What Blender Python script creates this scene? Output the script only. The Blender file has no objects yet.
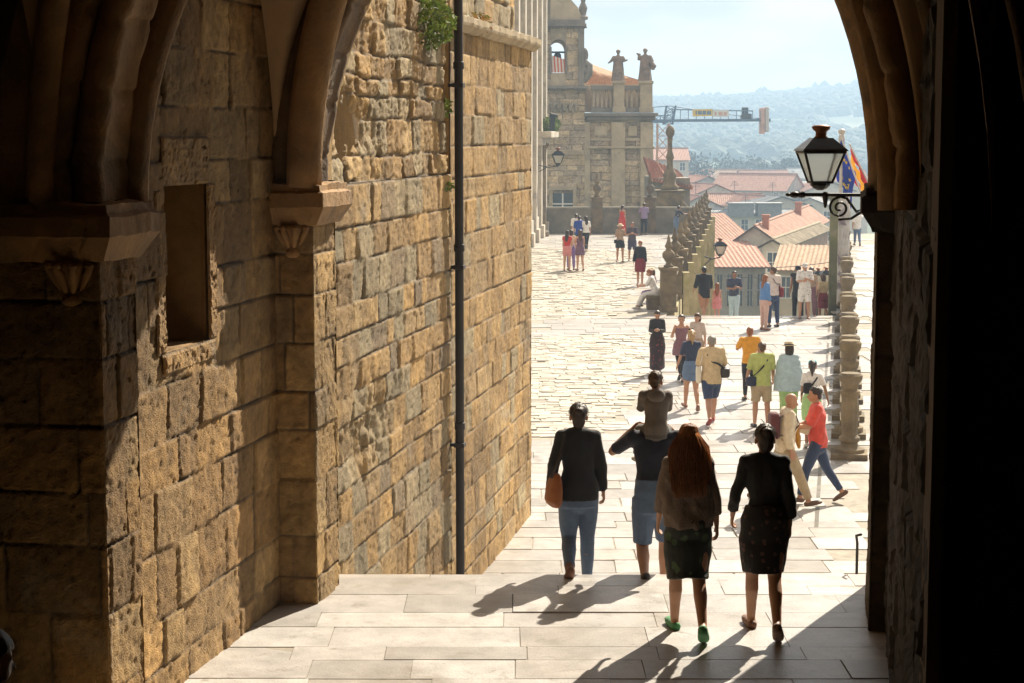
# archway over a sunny square
EXPOSURE = 1.15
HAZE = 0.00074
import bpy, math, random
import numpy as np
from mathutils import Vector, Matrix
R = math.radians
sin, cos, pi = math.sin, math.cos, math.pi
sc = bpy.context.scene
COL = sc.collection
rng = np.random.default_rng(7)
random.seed(7)

# ---------------------------------------------------------------- camera
F, CAMZ = 1800.0, 5.65
YAW, PITCH = R(10.3), math.atan(206.5 / 1800)
CF = Vector((-sin(YAW), cos(YAW), 0)); CR = Vector((cos(YAW), sin(YAW), 0))
CAM = Vector((0, 0, CAMZ))
cam = bpy.data.cameras.new('camera'); co = bpy.data.objects.new('camera', cam); COL.objects.link(co)
co.location = CAM; co.rotation_euler = (pi / 2 - PITCH, 0, YAW)
cam.sensor_width = 36; cam.lens = 36 * F / 1024; cam.clip_end = 9000; cam.clip_start = 0.1
sc.camera = co

def ray(px, py):
    fw = Vector((-sin(YAW) * cos(PITCH), cos(YAW) * cos(PITCH), -sin(PITCH)))
    up = Vector((-sin(YAW) * sin(PITCH), cos(YAW) * sin(PITCH), cos(PITCH)))
    return fw + CR * ((px - 512) / F) + up * ((341.5 - py) / F)
def ground(px, py, z=0.0):
    d = ray(px, py); return CAM + d * ((z - CAMZ) / d.z)
def at(px, py, D):
    d = ray(px, py); return CAM + d * (D / d.dot(CF))
def cw(x, D, z=0.0):
    p = CR * x + CF * D; return Vector((p.x, p.y, z))
def depth(p): return Vector(p).dot(CF)

# ---------------------------------------------------------------- noise
def _hash(i, j, k, seed):
    h = (i.astype(np.int64) * 374761393 + j.astype(np.int64) * 668265263 + k.astype(np.int64) * 2147483647 + seed * 1274126177) & 0xffffffff
    h = ((h ^ (h >> 13)) * 1274126177) & 0xffffffff
    return ((h ^ (h >> 16)) & 0xffff) / 65535.0
def vnoise(P, seed=0):
    P = np.asarray(P, float); I = np.floor(P).astype(np.int64); f = P - I; f = f * f * (3 - 2 * f)
    out = 0
    for a in (0, 1):
        for b in (0, 1):
            for c in (0, 1):
                w = (f[:, 0] if a else 1 - f[:, 0]) * (f[:, 1] if b else 1 - f[:, 1]) * (f[:, 2] if c else 1 - f[:, 2])
                out = out + w * _hash(I[:, 0] + a, I[:, 1] + b, I[:, 2] + c, seed)
    return out
def fbm(P, seed=0, octv=4):
    P = np.asarray(P, float); s = 0; a = .5
    for o in range(octv):
        s = s + a * (vnoise(P * 2 ** o + 17.3 * o, seed + o) - .5); a *= .5
    return s * 2

# ---------------------------------------------------------------- materials
def S(r, g, b, k=1.0):
    def f(c):
        c /= 255.0
        return c / 12.92 if c <= .04045 else ((c + .055) / 1.055) ** 2.4
    return (f(r) * k, f(g) * k, f(b) * k, 1)
_M = {}
def mat(name, base, rough=.7, var=.2, scale=6, bump=0.0, bscale=80, metal=0, attr=False, spots=None, stains=None, spec=.5, trans=0, sheen=0, stretch=(1, 1, 1), coat=0):
    if name in _M: return _M[name]
    m = bpy.data.materials.new(name); m.use_nodes = True; _M[name] = m
    nt = m.node_tree; N = nt.nodes; L = nt.links; b = N['Principled BSDF']; out = N['Material Output']
    if len(base) == 3: base = tuple(base) + (1,)
    tc = N.new('ShaderNodeTexCoord'); mp = N.new('ShaderNodeMapping'); mp.inputs['Scale'].default_value = stretch
    L.new(tc.outputs['Object'], mp.inputs['Vector']); vec = mp.outputs['Vector']
    def noise(s, det=6, dist=0.0):
        n = N.new('ShaderNodeTexNoise'); n.inputs['Scale'].default_value = s; n.inputs['Detail'].default_value = det
        n.inputs['Roughness'].default_value = .62; n.inputs['Distortion'].default_value = dist; L.new(vec, n.inputs['Vector']); return n.outputs['Fac']
    def ramp(fac, stops):
        r = N.new('ShaderNodeValToRGB'); L.new(fac, r.inputs['Fac']); e = r.color_ramp.elements
        e[0].position, e[0].color = stops[0]; e[1].position, e[1].color = stops[1]
        for p, c in stops[2:]: q = e.new(p); q.color = c
        return r.outputs['Color']
    def mix(a, bb, fac, mode='MIX'):
        x = N.new('ShaderNodeMix'); x.data_type = 'RGBA'; x.blend_type = mode
        for s_, v in ((x.inputs[6], a), (x.inputs[7], bb), (x.inputs[0], fac)):
            if hasattr(v, 'links') or hasattr(v, 'is_linked'): L.new(v, s_)
            else: s_.default_value = v
        return x.outputs[2]
    lo = tuple(c * (1 - var) for c in base[:3]) + (1,); hi = tuple(min(1, c * (1 + var)) for c in base[:3]) + (1,)
    c = ramp(noise(scale), [(.3, lo), (.7, hi)])
    if attr:
        a = N.new('ShaderNodeAttribute'); a.attribute_name = 'Col'
        g = ramp(noise(scale), [(.28, (1 - var,) * 3 + (1,)), (.72, (1 + var,) * 3 + (1,))])
        c = mix(a.outputs['Color'], g, 1.0, 'MULTIPLY')
    if stains:
        for (col, s_, p0, p1) in stains:
            f = ramp(noise(s_, 8, .6), [(p0, (0, 0, 0, 1)), (p1, (1, 1, 1, 1))])
            c = mix(c, col, f)
    if spots:
        col, s_, thr = spots
        v = N.new('ShaderNodeTexVoronoi'); v.inputs['Scale'].default_value = s_; L.new(vec, v.inputs['Vector'])
        w = N.new('ShaderNodeMath'); w.operation = 'ADD'; L.new(v.outputs['Distance'], w.inputs[0])
        n2 = N.new('ShaderNodeMath'); n2.operation = 'MULTIPLY'; n2.inputs[1].default_value = .5; L.new(noise(s_ * 2.1), n2.inputs[0]); L.new(n2.outputs[0], w.inputs[1])
        f = ramp(w.outputs[0], [(thr, (1, 1, 1, 1)), (thr + .04, (0, 0, 0, 1))])
        c = mix(c, col, f)
    L.new(c, b.inputs['Base Color'])
    b.inputs['Roughness'].default_value = rough; b.inputs['Metallic'].default_value = metal
    b.inputs['Specular IOR Level'].default_value = spec
    if sheen: b.inputs['Sheen Weight'].default_value = sheen
    if coat: b.inputs['Coat Weight'].default_value = coat
    if bump:
        bp = N.new('ShaderNodeBump'); bp.inputs['Strength'].default_value = min(1, bump); bp.inputs['Distance'].default_value = .02
        L.new(noise(bscale, 8), bp.inputs['Height']); L.new(bp.outputs['Normal'], b.inputs['Normal'])
    if trans:
        t = N.new('ShaderNodeBsdfTranslucent'); L.new(c, t.inputs['Color']); x = N.new('ShaderNodeMixShader'); x.inputs[0].default_value = trans
        L.new(b.outputs[0], x.inputs[1]); L.new(t.outputs[0], x.inputs[2]); L.new(x.outputs[0], out.inputs['Surface'])
    return m

# ---------------------------------------------------------------- mesh building
class MB:
    def __init__(s, T=None): s.v = []; s.f = []; s.m = []; s.c = []; s.n = 0; s.T = T
    def add(s, V, Fc, mi=0, col=None):
        V = np.asarray([tuple(p) for p in V] if not isinstance(V, np.ndarray) else V, float)
        if s.T is not None:
            A = np.array(s.T); V = V @ A[:3, :3].T + A[:3, 3]
        s.v.append(V); n0 = s.n
        s.f.extend([tuple(i + n0 for i in f) for f in Fc]); s.m.extend([mi] * len(Fc)); s.n += len(V)
        if col is None: s.c.append(np.ones((len(V), 3)) * .5)
        else:
            col = np.asarray(col, float)
            s.c.append(np.tile(col[:3], (len(V), 1)) if col.ndim == 1 else col[:, :3])
        return s
    def box(s, x0, x1, y0, y1, z0, z1, mi=0, col=None):
        V = [(x, y, z) for z in (z0, z1) for y in (y0, y1) for x in (x0, x1)]
        return s.add(V, [(0, 2, 3, 1), (4, 5, 7, 6), (0, 1, 5, 4), (2, 6, 7, 3), (0, 4, 6, 2), (1, 3, 7, 5)], mi, col)
    def prism(s, poly, d0, d1, mi=0, col=None):
        # poly: list of 3D points (planar), d0,d1: 3D offset vectors
        n = len(poly); d0 = Vector(d0); d1 = Vector(d1)
        V = [Vector(p) + d0 for p in poly] + [Vector(p) + d1 for p in poly]
        Fc = [tuple(range(n))[::-1], tuple(range(n, 2 * n))] + [(i, (i + 1) % n, n + (i + 1) % n, n + i) for i in range(n)]
        return s.add(V, Fc, mi, col)
    def tube(s, path, rad, n=10, hint=(1, 0, 0), mi=0, col=None, rnd=True):
        P = [Vector(p) for p in path]; m = len(P)
        rad = [r if isinstance(r, (tuple, list)) else (r, r) for r in (rad if isinstance(rad, (list, tuple)) and len(rad) == m else [rad] * m)]
        rings = []
        for i in range(m):
            t = (P[min(i + 1, m - 1)] - P[max(i - 1, 0)])
            t = t.normalized() if t.length > 1e-9 else Vector((0, 0, 1))
            h = Vector(hint); x = h - t * h.dot(t)
            if x.length < 1e-3: x = Vector((0, 1, 0)) - t * t.y
            x.normalize(); y = t.cross(x); rings.append((P[i], x, y, rad[i], t))
        if rnd:
            p, x, y, r, t = rings[0]; e = min(r)
            pre = [(p - t * e * .85, x, y, (r[0] * .5, r[1] * .5), t), (p - t * e * .5, x, y, (r[0] * .86, r[1] * .86), t)]
            p, x, y, r, t = rings[-1]; e = min(r)
            post = [(p + t * e * .5, x, y, (r[0] * .86, r[1] * .86), t), (p + t * e * .85, x, y, (r[0] * .5, r[1] * .5), t)]
            rings = pre + rings + post
        V = []
        for p, x, y, r, t in rings:
            for k in range(n):
                a = 2 * pi * k / n; V.append(p + x * (cos(a) * r[0]) + y * (sin(a) * r[1]))
        q = len(rings); Fc = []
        for i in range(q - 1):
            for k in range(n):
                Fc.append((i * n + k, i * n + (k + 1) % n, (i + 1) * n + (k + 1) % n, (i + 1) * n + k))
        Fc.append(tuple(range(n))[::-1]); Fc.append(tuple(range((q - 1) * n, q * n)))
        return s.add(V, Fc, mi, col)
    def ell(s, c, r, n=14, m=9, M=None, mi=0, col=None):
        V = [(0, 0, r[2])]
        for i in range(1, m):
            th = pi * i / m
            for k in range(n):
                a = 2 * pi * k / n; V.append((r[0] * sin(th) * cos(a), r[1] * sin(th) * sin(a), r[2] * cos(th)))
        V.append((0, 0, -r[2])); e = len(V) - 1
        Fc = [(0, 1 + k, 1 + (k + 1) % n) for k in range(n)]
        for i in range(m - 2):
            for k in range(n):
                a = 1 + i * n + k; b = 1 + i * n + (k + 1) % n; Fc.append((a, a + n, b + n, b))
        Fc += [(e, 1 + (m - 2) * n + (k + 1) % n, 1 + (m - 2) * n + k) for k in range(n)]
        V = [Vector(p) for p in V]
        if M is not None: V = [M @ p for p in V]
        V = [p + Vector(c) for p in V]
        return s.add(V, Fc, mi, col)
    def lathe(s, prof, c=(0, 0, 0), n=16, mi=0, col=None, sq=None):
        # prof: [(r,z)...] bottom to top ; sq: set of indices treated the same (round)
        c = Vector(c); V = []
        for r, z in prof:
            for k in range(n):
                a = 2 * pi * (k + .5) / n; V.append(c + Vector((r * cos(a), r * sin(a), z)))
        q = len(prof); Fc = []
        for i in range(q - 1):
            for k in range(n):
                Fc.append((i * n + k, i * n + (k + 1) % n, (i + 1) * n + (k + 1) % n, (i + 1) * n + k))
        Fc.append(tuple(range(n))[::-1]); Fc.append(tuple(range((q - 1) * n, q * n)))
        return s.add(V, Fc, mi, col)
    def arrays(s):
        return np.concatenate(s.v) if s.v else np.zeros((0, 3)), s.f
    def mesh(s, name, mats=(), smooth=False, off=None):
        V, Fc = s.arrays()
        if off is not None: V = V - np.array(off)
        me = bpy.data.meshes.new(name)
        me.vertices.add(len(V)); me.vertices.foreach_set('co', V.astype(np.float32).ravel())
        ls = np.fromiter((len(f) for f in Fc), np.int32, len(Fc)); st = np.concatenate(([0], np.cumsum(ls)[:-1])).astype(np.int32)
        lp = np.fromiter((i for f in Fc for i in f), np.int32, int(ls.sum()))
        me.loops.add(len(lp)); me.loops.foreach_set('vertex_index', lp)
        me.polygons.add(len(Fc)); me.polygons.foreach_set('loop_start', st)
        me.polygons.foreach_set('material_index', np.array(s.m, np.int32))
        me.polygons.foreach_set('use_smooth', np.full(len(Fc), bool(smooth)))
        for m in mats: me.materials.append(m)
        ca = me.color_attributes.new('Col', 'FLOAT_COLOR', 'POINT')
        C = np.concatenate(s.c); C = np.concatenate([C, np.ones((len(C), 1))], 1)
        ca.data.foreach_set('color', C.astype(np.float32).ravel())
        me.update(calc_edges=True); me.validate()
        return me
    def build(s, name, mats, parent=None, smooth=False, bevel=0, world=True, **kw):
        if not isinstance(mats, (list, tuple)): mats = [mats]
        off = parent_loc(parent) if (parent is not None and world) else None
        o = bpy.data.objects.new(name, s.mesh(name, mats, smooth, off)); COL.objects.link(o)
        if parent is not None: o.parent = parent
        if bevel:
            b = o.modifiers.new('bevel', 'BEVEL'); b.width = bevel; b.segments = 2; b.limit_method = 'ANGLE'; b.angle_limit = R(40)
        if kw: tag(o, **kw)
        return o
def parent_loc(p):
    l = Vector((0, 0, 0))
    while p is not None: l += p.location; p = p.parent
    return l
def tag(o, label=None, cat=None, group=None, kind=None):
    if label: o['label'] = label
    if cat: o['category'] = cat
    if group: o['group'] = group
    if kind: o['kind'] = kind
    return o
def thing(name, loc, label, cat, group=None, rz=0):
    o = bpy.data.objects.new(name, None); COL.objects.link(o); o.location = loc; o.rotation_euler = (0, 0, rz); o.empty_display_size = .2
    return tag(o, label, cat, group)
def copy_tree(o, parent=None):
    c = o.copy(); COL.objects.link(c)
    if parent is not None: c.parent = parent
    for ch in list(o.children): copy_tree(ch, c)
    return c
def remesh(mb, name, mats, vox, it=3, smooth=True, disp=None):
    me = mb.mesh(name)
    t = bpy.data.objects.new('tmp', me); COL.objects.link(t)
    m = t.modifiers.new('r', 'REMESH'); m.mode = 'VOXEL'; m.voxel_size = vox
    if it: q = t.modifiers.new('s', 'SMOOTH'); q.factor = .5; q.iterations = it
    dg = bpy.context.evaluated_depsgraph_get()
    nm = bpy.data.meshes.new_from_object(t.evaluated_get(dg))
    bpy.data.objects.remove(t); bpy.data.meshes.remove(me)
    nm.name = name; nm.materials.clear()
    for x in mats: nm.materials.append(x)
    n = len(nm.vertices)
    if disp:
        V = np.zeros(n * 3, np.float32); nm.vertices.foreach_get('co', V); V = V.reshape(-1, 3)
        Nn = np.zeros(n * 3, np.float32); nm.vertices.foreach_get('normal', Nn); Nn = Nn.reshape(-1, 3)
        amp, sx, sz, seed = disp
        d = fbm(V * np.array([sx, sx, sz]), seed, 3) * amp
        V += Nn * d[:, None]; nm.vertices.foreach_set('co', V.ravel())
    nm.polygons.foreach_set('use_smooth', np.ones(len(nm.polygons), bool)); nm.update()
    return nm
def obj(name, me, parent):
    o = bpy.data.objects.new(name, me); COL.objects.link(o); o.parent = parent; return o

# ---------------------------------------------------------------- masonry
GOLD = [(.34, .215, .08), (.38, .24, .09), (.3, .185, .068), (.33, .22, .098), (.39, .26, .11), (.26, .16, .058), (.36, .22, .075)]
BROWN = [(.31, .185, .066), (.35, .21, .075), (.27, .157, .055), (.31, .195, .08), (.35, .225, .092), (.23, .137, .05), (.32, .185, .06)]
GREY = [(.29, .225, .125), (.32, .245, .135), (.26, .205, .115), (.34, .27, .16), (.28, .21, .11)]
def rows_of(H, lo, hi, seed):
    r = np.random.default_rng(seed); z = [0.0]
    while z[-1] < H: z.append(z[-1] + r.uniform(lo, hi))
    z[-1] = H
    if len(z) > 2 and z[-1] - z[-2] < lo * .5: z.pop(-2)
    return np.array(z)
def sheet(mb, o, U, V, W, H, du, dv, rows, seed, bw=(.35, .8), prot=.02, groove=.03, rough=.012, pal=GOLD, holes=(), edge=(0, 0, 0, 0), core=.12, gw=.018, patches=(), mortar=(.12, .085, .05), warp=.025):
    """masonry face: o origin, U and V unit vectors; stones stand out along N = U x V; edge = how far each border (u0,u1,v0,v1) drops back"""
    o = np.array(o, float); U = np.array(U, float); V = np.array(V, float); N = np.cross(U, V); r = np.random.default_rng(seed)
    nu = max(2, int(W / du) + 1); nv = max(2, int(H / dv) + 1)
    u, v = np.meshgrid(np.linspace(0, W, nu), np.linspace(0, H, nv)); u = u.ravel(); v = v.ravel()
    q = np.stack([u * 1.7, v * 1.7, np.zeros_like(u)], 1)
    uw = u + warp * fbm(q * 1.3, seed + 5, 3); vw = np.clip(v + warp * fbm(q * 1.1 + 40, seed + 9, 3), 0, H)
    ri = np.clip(np.searchsorted(rows, vw, side='right') - 1, 0, len(rows) - 2)
    h = np.zeros_like(u); C = np.zeros((len(u), 3)); dmin = np.zeros_like(u)
    pal = np.array(pal)
    for k in range(len(rows) - 1):
        msk = ri == k
        e = [-r.uniform(0, bw[1])]
        while e[-1] < W: e.append(e[-1] + r.uniform(*bw) * (.7 + .3 * min(1.6, (rows[k + 1] - rows[k]) / .4)))
        e = np.array(e); nb = len(e)
        pb = r.uniform(-1, 1, nb) * prot; tu = r.uniform(-1, 1, nb) * prot * .9; tv = r.uniform(-1, 1, nb) * prot * .9
        cb = pal[r.integers(0, len(pal), nb)] * r.uniform(.78, 1.14, (nb, 1))
        if not msk.any(): continue
        uu = uw[msk]; vv = vw[msk]; bi = np.clip(np.searchsorted(e, uu, side='right') - 1, 0, nb - 2)
        a = uu - e[bi]; b = e[bi + 1] - uu; c = vv - rows[k]; d = rows[k + 1] - vv
        dm = np.minimum(np.minimum(a, b), np.minimum(c, d)); dmin[msk] = dm
        fu = a / (a + b) - .5; fv = c / (c + d) - .5
        h[msk] = pb[bi] + tu[bi] * fu * 1.3 + tv[bi] * fv * 1.3
        C[msk] = cb[bi]
    jw = gw * (1 + .9 * fbm(q * 2.3 + 7, seed + 3, 2)); t = np.clip(dmin / np.maximum(jw, .004), 0, 1); t = t * t * (3 - 2 * t)
    n1 = fbm(q * 5, seed + 1, 5); n2 = fbm(q * 22 + 3, seed + 2, 3); pit = np.clip(fbm(q * 13 + 9, seed + 4, 3) - .28, 0, 1)
    h = h * t - groove * (1 - t) + rough * n1 * 1.1 + rough * 1.1 * n2 - rough * 4 * pit
    C = C * t[:, None] + np.array(mortar) * (1 - t[:, None])
    C *= (1 + .4 * n1 + .35 * n2 - .9 * pit)[:, None]
    big = fbm(q * .35 + 11, seed + 21, 3)[:, None]
    C = C * (1 + .55 * big)
    for (pu, pv, ru, rv, dep, pcol) in patches:       # weathered hollows
        w = np.clip(1 - np.sqrt(((u - pu) / ru) ** 2 + ((v - pv) / rv) ** 2) + .5 * fbm(q * 2, seed + 31, 3), 0, 1)
        h -= dep * w * (1 + 1.3 * fbm(q * 5, seed + 33, 4)); C = C * (1 - .7 * w[:, None]) + .7 * w[:, None] * np.array(pcol)
    uu = u.reshape(nv, nu); h = h.reshape(nv, nu)
    for side, sl in enumerate(((slice(None), 0), (slice(None), -1), (0, slice(None)), (-1, slice(None)))):
        if edge[side] is not None: h[sl] = np.minimum(h[sl] * .3, 0) - edge[side]
    h = h.ravel()
    P = o + u[:, None] * U + v[:, None] * V + h[:, None] * N
    idx = np.arange(nu * nv).reshape(nv, nu)
    a = idx[:-1, :-1].ravel(); b = idx[:-1, 1:].ravel(); c = idx[1:, 1:].ravel(); d = idx[1:, :-1].ravel()
    keep = np.ones(len(a), bool); cu = (u[a] + u[c]) / 2; cv = (v[a] + v[c]) / 2
    for (x0, x1, y0, y1) in holes: keep &= ~((cu > x0) & (cu < x1) & (cv > y0) & (cv < y1))
    mb.add(P, [tuple(x) for x in np.stack([a, b, c, d], 1)[keep].tolist()], 0, np.clip(C, .01, 1))
    return mb

def slabs(mb, inside, x0, x1, d0, d1, z, row=(.45, .75), wid=(.7, 1.5), seed=1, gap=.012, jz=.004, pal=None, zf=None, jit=0.0, bev=.006):
    """paving of separate slabs in camera-aligned rows; inside(x,D) clips; zf(D) gives the level"""
    r = np.random.default_rng(seed); pal = np.array(pal); D = d0; V = []; Fc = []; C = []
    while D < d1:
        rh = r.uniform(*row); x = x0 - r.uniform(0, wid[1])
        while x < x1:
            w = r.uniform(*wid)
            if inside(x + w / 2, D + rh / 2):
                dz = r.normal(0, jz, 4) * .6 + r.normal(0, jz); g = gap * r.uniform(.5, 1.6); n = len(V)
                zz = z if zf is None else zf(D + rh / 2)
                for (b, dd) in ((0, -.04), (bev, 0)):
                    for i, (xx, yy) in enumerate(((x + g / 2 + b, D + g / 2 + b), (x + w - g / 2 - b, D + g / 2 + b), (x + w - g / 2 - b, D + rh - g / 2 - b), (x + g / 2 + b, D + rh - g / 2 - b))):
                        p = CR * (xx + r.uniform(-jit, jit)) + CF * (yy + r.uniform(-jit, jit)); V.append((p.x, p.y, zz + dd + (dz[i] if dd == 0 else 0)))
                Fc += [(n + 4, n + 5, n + 6, n + 7)] + [(n + i, n + (i + 1) % 4, n + 4 + (i + 1) % 4, n + 4 + i) for i in range(4)]
                c = pal[r.integers(0, len(pal))] * r.uniform(.82, 1.12); C += [c] * 8
            x += w
        D += rh
    mb.add(np.array(V), Fc, 0, np.array(C)); return mb
def inpoly(poly):
    P = [tuple(p) for p in poly]
    def f(x, y):
        c = False; j = len(P) - 1
        for i in range(len(P)):
            if (P[i][1] > y) != (P[j][1] > y) and x < (P[j][0] - P[i][0]) * (y - P[i][1]) / (P[j][1] - P[i][1]) + P[i][0]: c = not c
            j = i
        return c
    return f
# ================================================================ light, sky, air
SUN_AZ, SUN_EL = R(18), R(39)
w = bpy.data.worlds.new('World'); sc.world = w; w.use_nodes = True
nt = w.node_tree; N = nt.nodes; L = nt.links; bg = N['Background']
sky = N.new('ShaderNodeTexSky'); sky.sky_type = 'NISHITA'; sky.sun_disc = False
sky.sun_elevation = SUN_EL; sky.sun_rotation = SUN_AZ; sky.air_density = 1.0; sky.dust_density = 2.5; sky.altitude = 250
tc = N.new('ShaderNodeTexCoord'); mp = N.new('ShaderNodeMapping'); mp.inputs['Scale'].default_value = (1, 1, 3.2); L.new(tc.outputs['Generated'], mp.inputs['Vector'])
nz = N.new('ShaderNodeTexNoise'); nz.inputs['Scale'].default_value = 5.0; nz.inputs['Detail'].default_value = 9; nz.inputs['Distortion'].default_value = .5; L.new(mp.outputs[0], nz.inputs['Vector'])
rp = N.new('ShaderNodeValToRGB'); rp.color_ramp.elements[0].position = .02; rp.color_ramp.elements[1].position = .2; L.new(nz.outputs['Fac'], rp.inputs['Fac'])
nz2 = N.new('ShaderNodeTexNoise'); nz2.inputs['Scale'].default_value = 11.0; nz2.inputs['Detail'].default_value = 8; L.new(mp.outputs[0], nz2.inputs['Vector'])
rp2 = N.new('ShaderNodeValToRGB'); rp2.color_ramp.elements[0].position = .38; rp2.color_ramp.elements[1].position = .6
rp2.color_ramp.elements[0].color = (4.9, 4.35, 4.0, 1); rp2.color_ramp.elements[1].color = (7.7, 6.7, 5.8, 1); L.new(nz2.outputs['Fac'], rp2.inputs['Fac'])
mx = N.new('ShaderNodeMix'); mx.data_type = 'RGBA'; L.new(rp.outputs['Color'], mx.inputs[0]); L.new(sky.outputs[0], mx.inputs[6]); L.new(rp2.outputs['Color'], mx.inputs[7])
L.new(mx.outputs[2], bg.inputs['Color']); bg.inputs['Strength'].default_value = .06
sl = bpy.data.lights.new('sun', 'SUN'); sl.energy = 5.0; sl.angle = R(.5); sl.color = (1, .895, .735)
so = bpy.data.objects.new('sun', sl); COL.objects.link(so)
sd = Vector((sin(SUN_AZ) * cos(SUN_EL), cos(SUN_AZ) * cos(SUN_EL), sin(SUN_EL)))
so.rotation_euler = (-sd).to_track_quat('-Z', 'Y').to_euler(); so.location = (20, 60, 60)
vs = sc.view_settings; vs.view_transform = 'Standard'; vs.look = 'None'; vs.gamma = 1; vs.use_curve_mapping = False; vs.exposure = EXPOSURE
sc.cycles.max_bounces = 8; sc.cycles.diffuse_bounces = 5; sc.cycles.glossy_bounces = 3; sc.cycles.transmission_bounces = 4; sc.cycles.volume_bounces = 1
sc.cycles.use_denoising = True; sc.cycles.caustics_reflective = False; sc.cycles.caustics_refractive = False
sc.cycles.sample_clamp_indirect = 6; sc.cycles.use_adaptive_sampling = True; sc.cycles.adaptive_threshold = .015

hz = bpy.data.materials.new('air'); hz.use_nodes = True; n_ = hz.node_tree.nodes; n_.remove(n_['Principled BSDF'])
pv = n_.new('ShaderNodeVolumePrincipled'); pv.inputs['Density'].default_value = HAZE; pv.inputs['Color'].default_value = (.5, .71, .97, 1); pv.inputs['Anisotropy'].default_value = .2
hz.node_tree.links.new(pv.outputs[0], n_['Material Output'].inputs['Volume'])
try: hz.cycles.homogeneous_volume = True
except Exception: pass

# ================================================================ ground
m_slab = mat('paving_granite', (.4, .37, .32), rough=.33, var=.22, scale=3.5, bump=.25, bscale=45, attr=True, stains=[((.24, .21, .175, 1), 1.1, .56, .76), ((.26, .23, .19, 1), 4.5, .58, .72), ((.22, .19, .155, 1), 55, .58, .72)])
m_cob = mat('cobble_granite', (.4, .37, .32), rough=.5, var=.2, scale=5, bump=.3, bscale=30, attr=True)
m_joint = mat('joint_sand', (.3, .27, .22), rough=.9, var=.3, scale=5)
m_earth = mat('town_ground', (.16, .15, .11), rough=.95, var=.4, scale=.05)
SLAB = [(.47, .445, .42), (.43, .41, .385), (.49, .47, .445), (.38, .36, .335), (.45, .43, .41), (.46, .425, .385)]
COB = [(.44, .40, .33), (.39, .36, .3), (.47, .43, .36), (.34, .31, .25), (.42, .37, .29)]
def cxy(px, py, z=0.0):
    p = ground(px, py, z); return (p.dot(CR), p.dot(CF))
EDGE_D = 15.75; LZ = 1.75; STEP_N = 11; STEP_T = .37; STEP_H = LZ / STEP_N
def zstep(D):
    if D <= EDGE_D: return LZ
    return max(0.0, LZ - STEP_H * math.ceil((D - EDGE_D) / STEP_T))
XL, XR = -4.55, .42
def tun(x, D): p = CR * x + CF * D; return p.x, p.y
# landing
b = MB(); slabs(b, lambda x, D: XL - .3 < tun(x, D)[0] < 5.0 and (tun(x, D)[0] < .6 or tun(x, D)[1] > 14.9), -3.6, 8.5, 10.6, EDGE_D - .42, LZ, row=(.32, .6), wid=(.7, 1.5), seed=4, pal=SLAB, jz=.002, gap=.003, jit=.003, bev=.0025)
slabs(b, lambda x, D: XL - .3 < tun(x, D)[0] < 5.0, -3.6, 8.5, EDGE_D - .42, EDGE_D - .05, LZ, row=(.415, .42), wid=(1.1, 2.0), seed=9, pal=SLAB, jz=.0015, gap=.004, bev=.003)
b.build('landing_paving', m_slab, kind='structure')
b = MB(); P = [cw(-3.3, 10.2, LZ - .006), cw(8, 10.2, LZ - .006), cw(8, EDGE_D - .01, LZ - .006), cw(-3.3, EDGE_D - .01, LZ - .006)]
b.prism(P, (0, 0, 0), (0, 0, -2.2)); b.build('landing_base', mat('landing_joint', (.27, .24, .2), rough=.9, var=.3, scale=5), kind='structure')
# steps going down from the landing to the square
b = MB()
for i in range(STEP_N - 1):
    z = LZ - STEP_H * (i + 1); D0 = EDGE_D + STEP_T * i; x = -2.2
    while x < 6.5:
        wd = random.uniform(1.1, 1.9); c = random.choice(SLAB)
        b.prism([cw(x + .004, D0 + .003, z), cw(x + wd - .004, D0 + .003, z), cw(x + wd - .004, D0 + STEP_T + .03, z), cw(x + .004, D0 + STEP_T + .03, z)], (0, 0, 0), (0, 0, -.6), col=c); x += wd
b.build('arch_stairs', m_slab, bevel=.008, kind='structure')
# steps inside the passage climbing back towards the viewer
b = MB()
for i in range(14):
    y1 = 10.3 - i * .62; b.box(-4.5, .28, y1 - .64 if i < 13 else -12, y1, -.5, LZ + .165 * (i + 1), col=random.choice(SLAB))
b.box(-6.3, -4.5, -12, 8.2, -.5, LZ, col=SLAB[0])
b.box(.28, 3.0, -12, 8.2, -.5, LZ + .165 * 4, col=SLAB[0])
b.build('passage_stairs', mat('worn_step', (.34, .27, .18), rough=.7, bump=.3, bscale=30), bevel=.01, kind='structure')
# the square: base sheet, slabs, cobbles
B0 = ground(668, 311); B1 = ground(706, 232)
bl0 = (B0.dot(CR), B0.dot(CF)); bl1 = (B1.dot(CR), B1.dot(CF))
def blx(D): return bl0[0] + (bl1[0] - bl0[0]) * (D - bl0[1]) / (bl1[1] - bl0[1])   # camera-x of the left balustrade at depth D
RBX = .25                                                                          # world x of the right balustrade
def rbx(D): return (RBX + sin(YAW) * D) / cos(YAW)
PIT_D = 56.0; END_D = 104.0
b = MB()
def quad(x0, x1, x2, x3, Da, Db, z): b.add([cw(x0, Da, z), cw(x1, Da, z), cw(x3, Db, z), cw(x2, Db, z)], [(0, 1, 2, 3)])
quad(-30, 40, -30, 40, EDGE_D + 3, PIT_D, -.014)
quad(-40, blx(PIT_D), -40, blx(END_D), PIT_D, END_D, -.014)
quad(rbx(PIT_D), 60, rbx(END_D), 60, PIT_D, END_D, -.014)
b.build('plaza_ground', m_joint, kind='structure')
lowc = inpoly([cxy(515, 339), cxy(668, 332), cxy(607, 437), cxy(505, 437)]); cob1 = [cxy(470, 339), cxy(668, 332), cxy(607, 437), cxy(440, 437)]
lowc = inpoly(cob1)
cob2 = [cxy(480, 320), cxy(612, 319), cxy(640, 268), cxy(644, 249), cxy(500, 249)]; upc = inpoly(cob2)
D_far = cxy(600, 249)[1]
b = MB()
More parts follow.
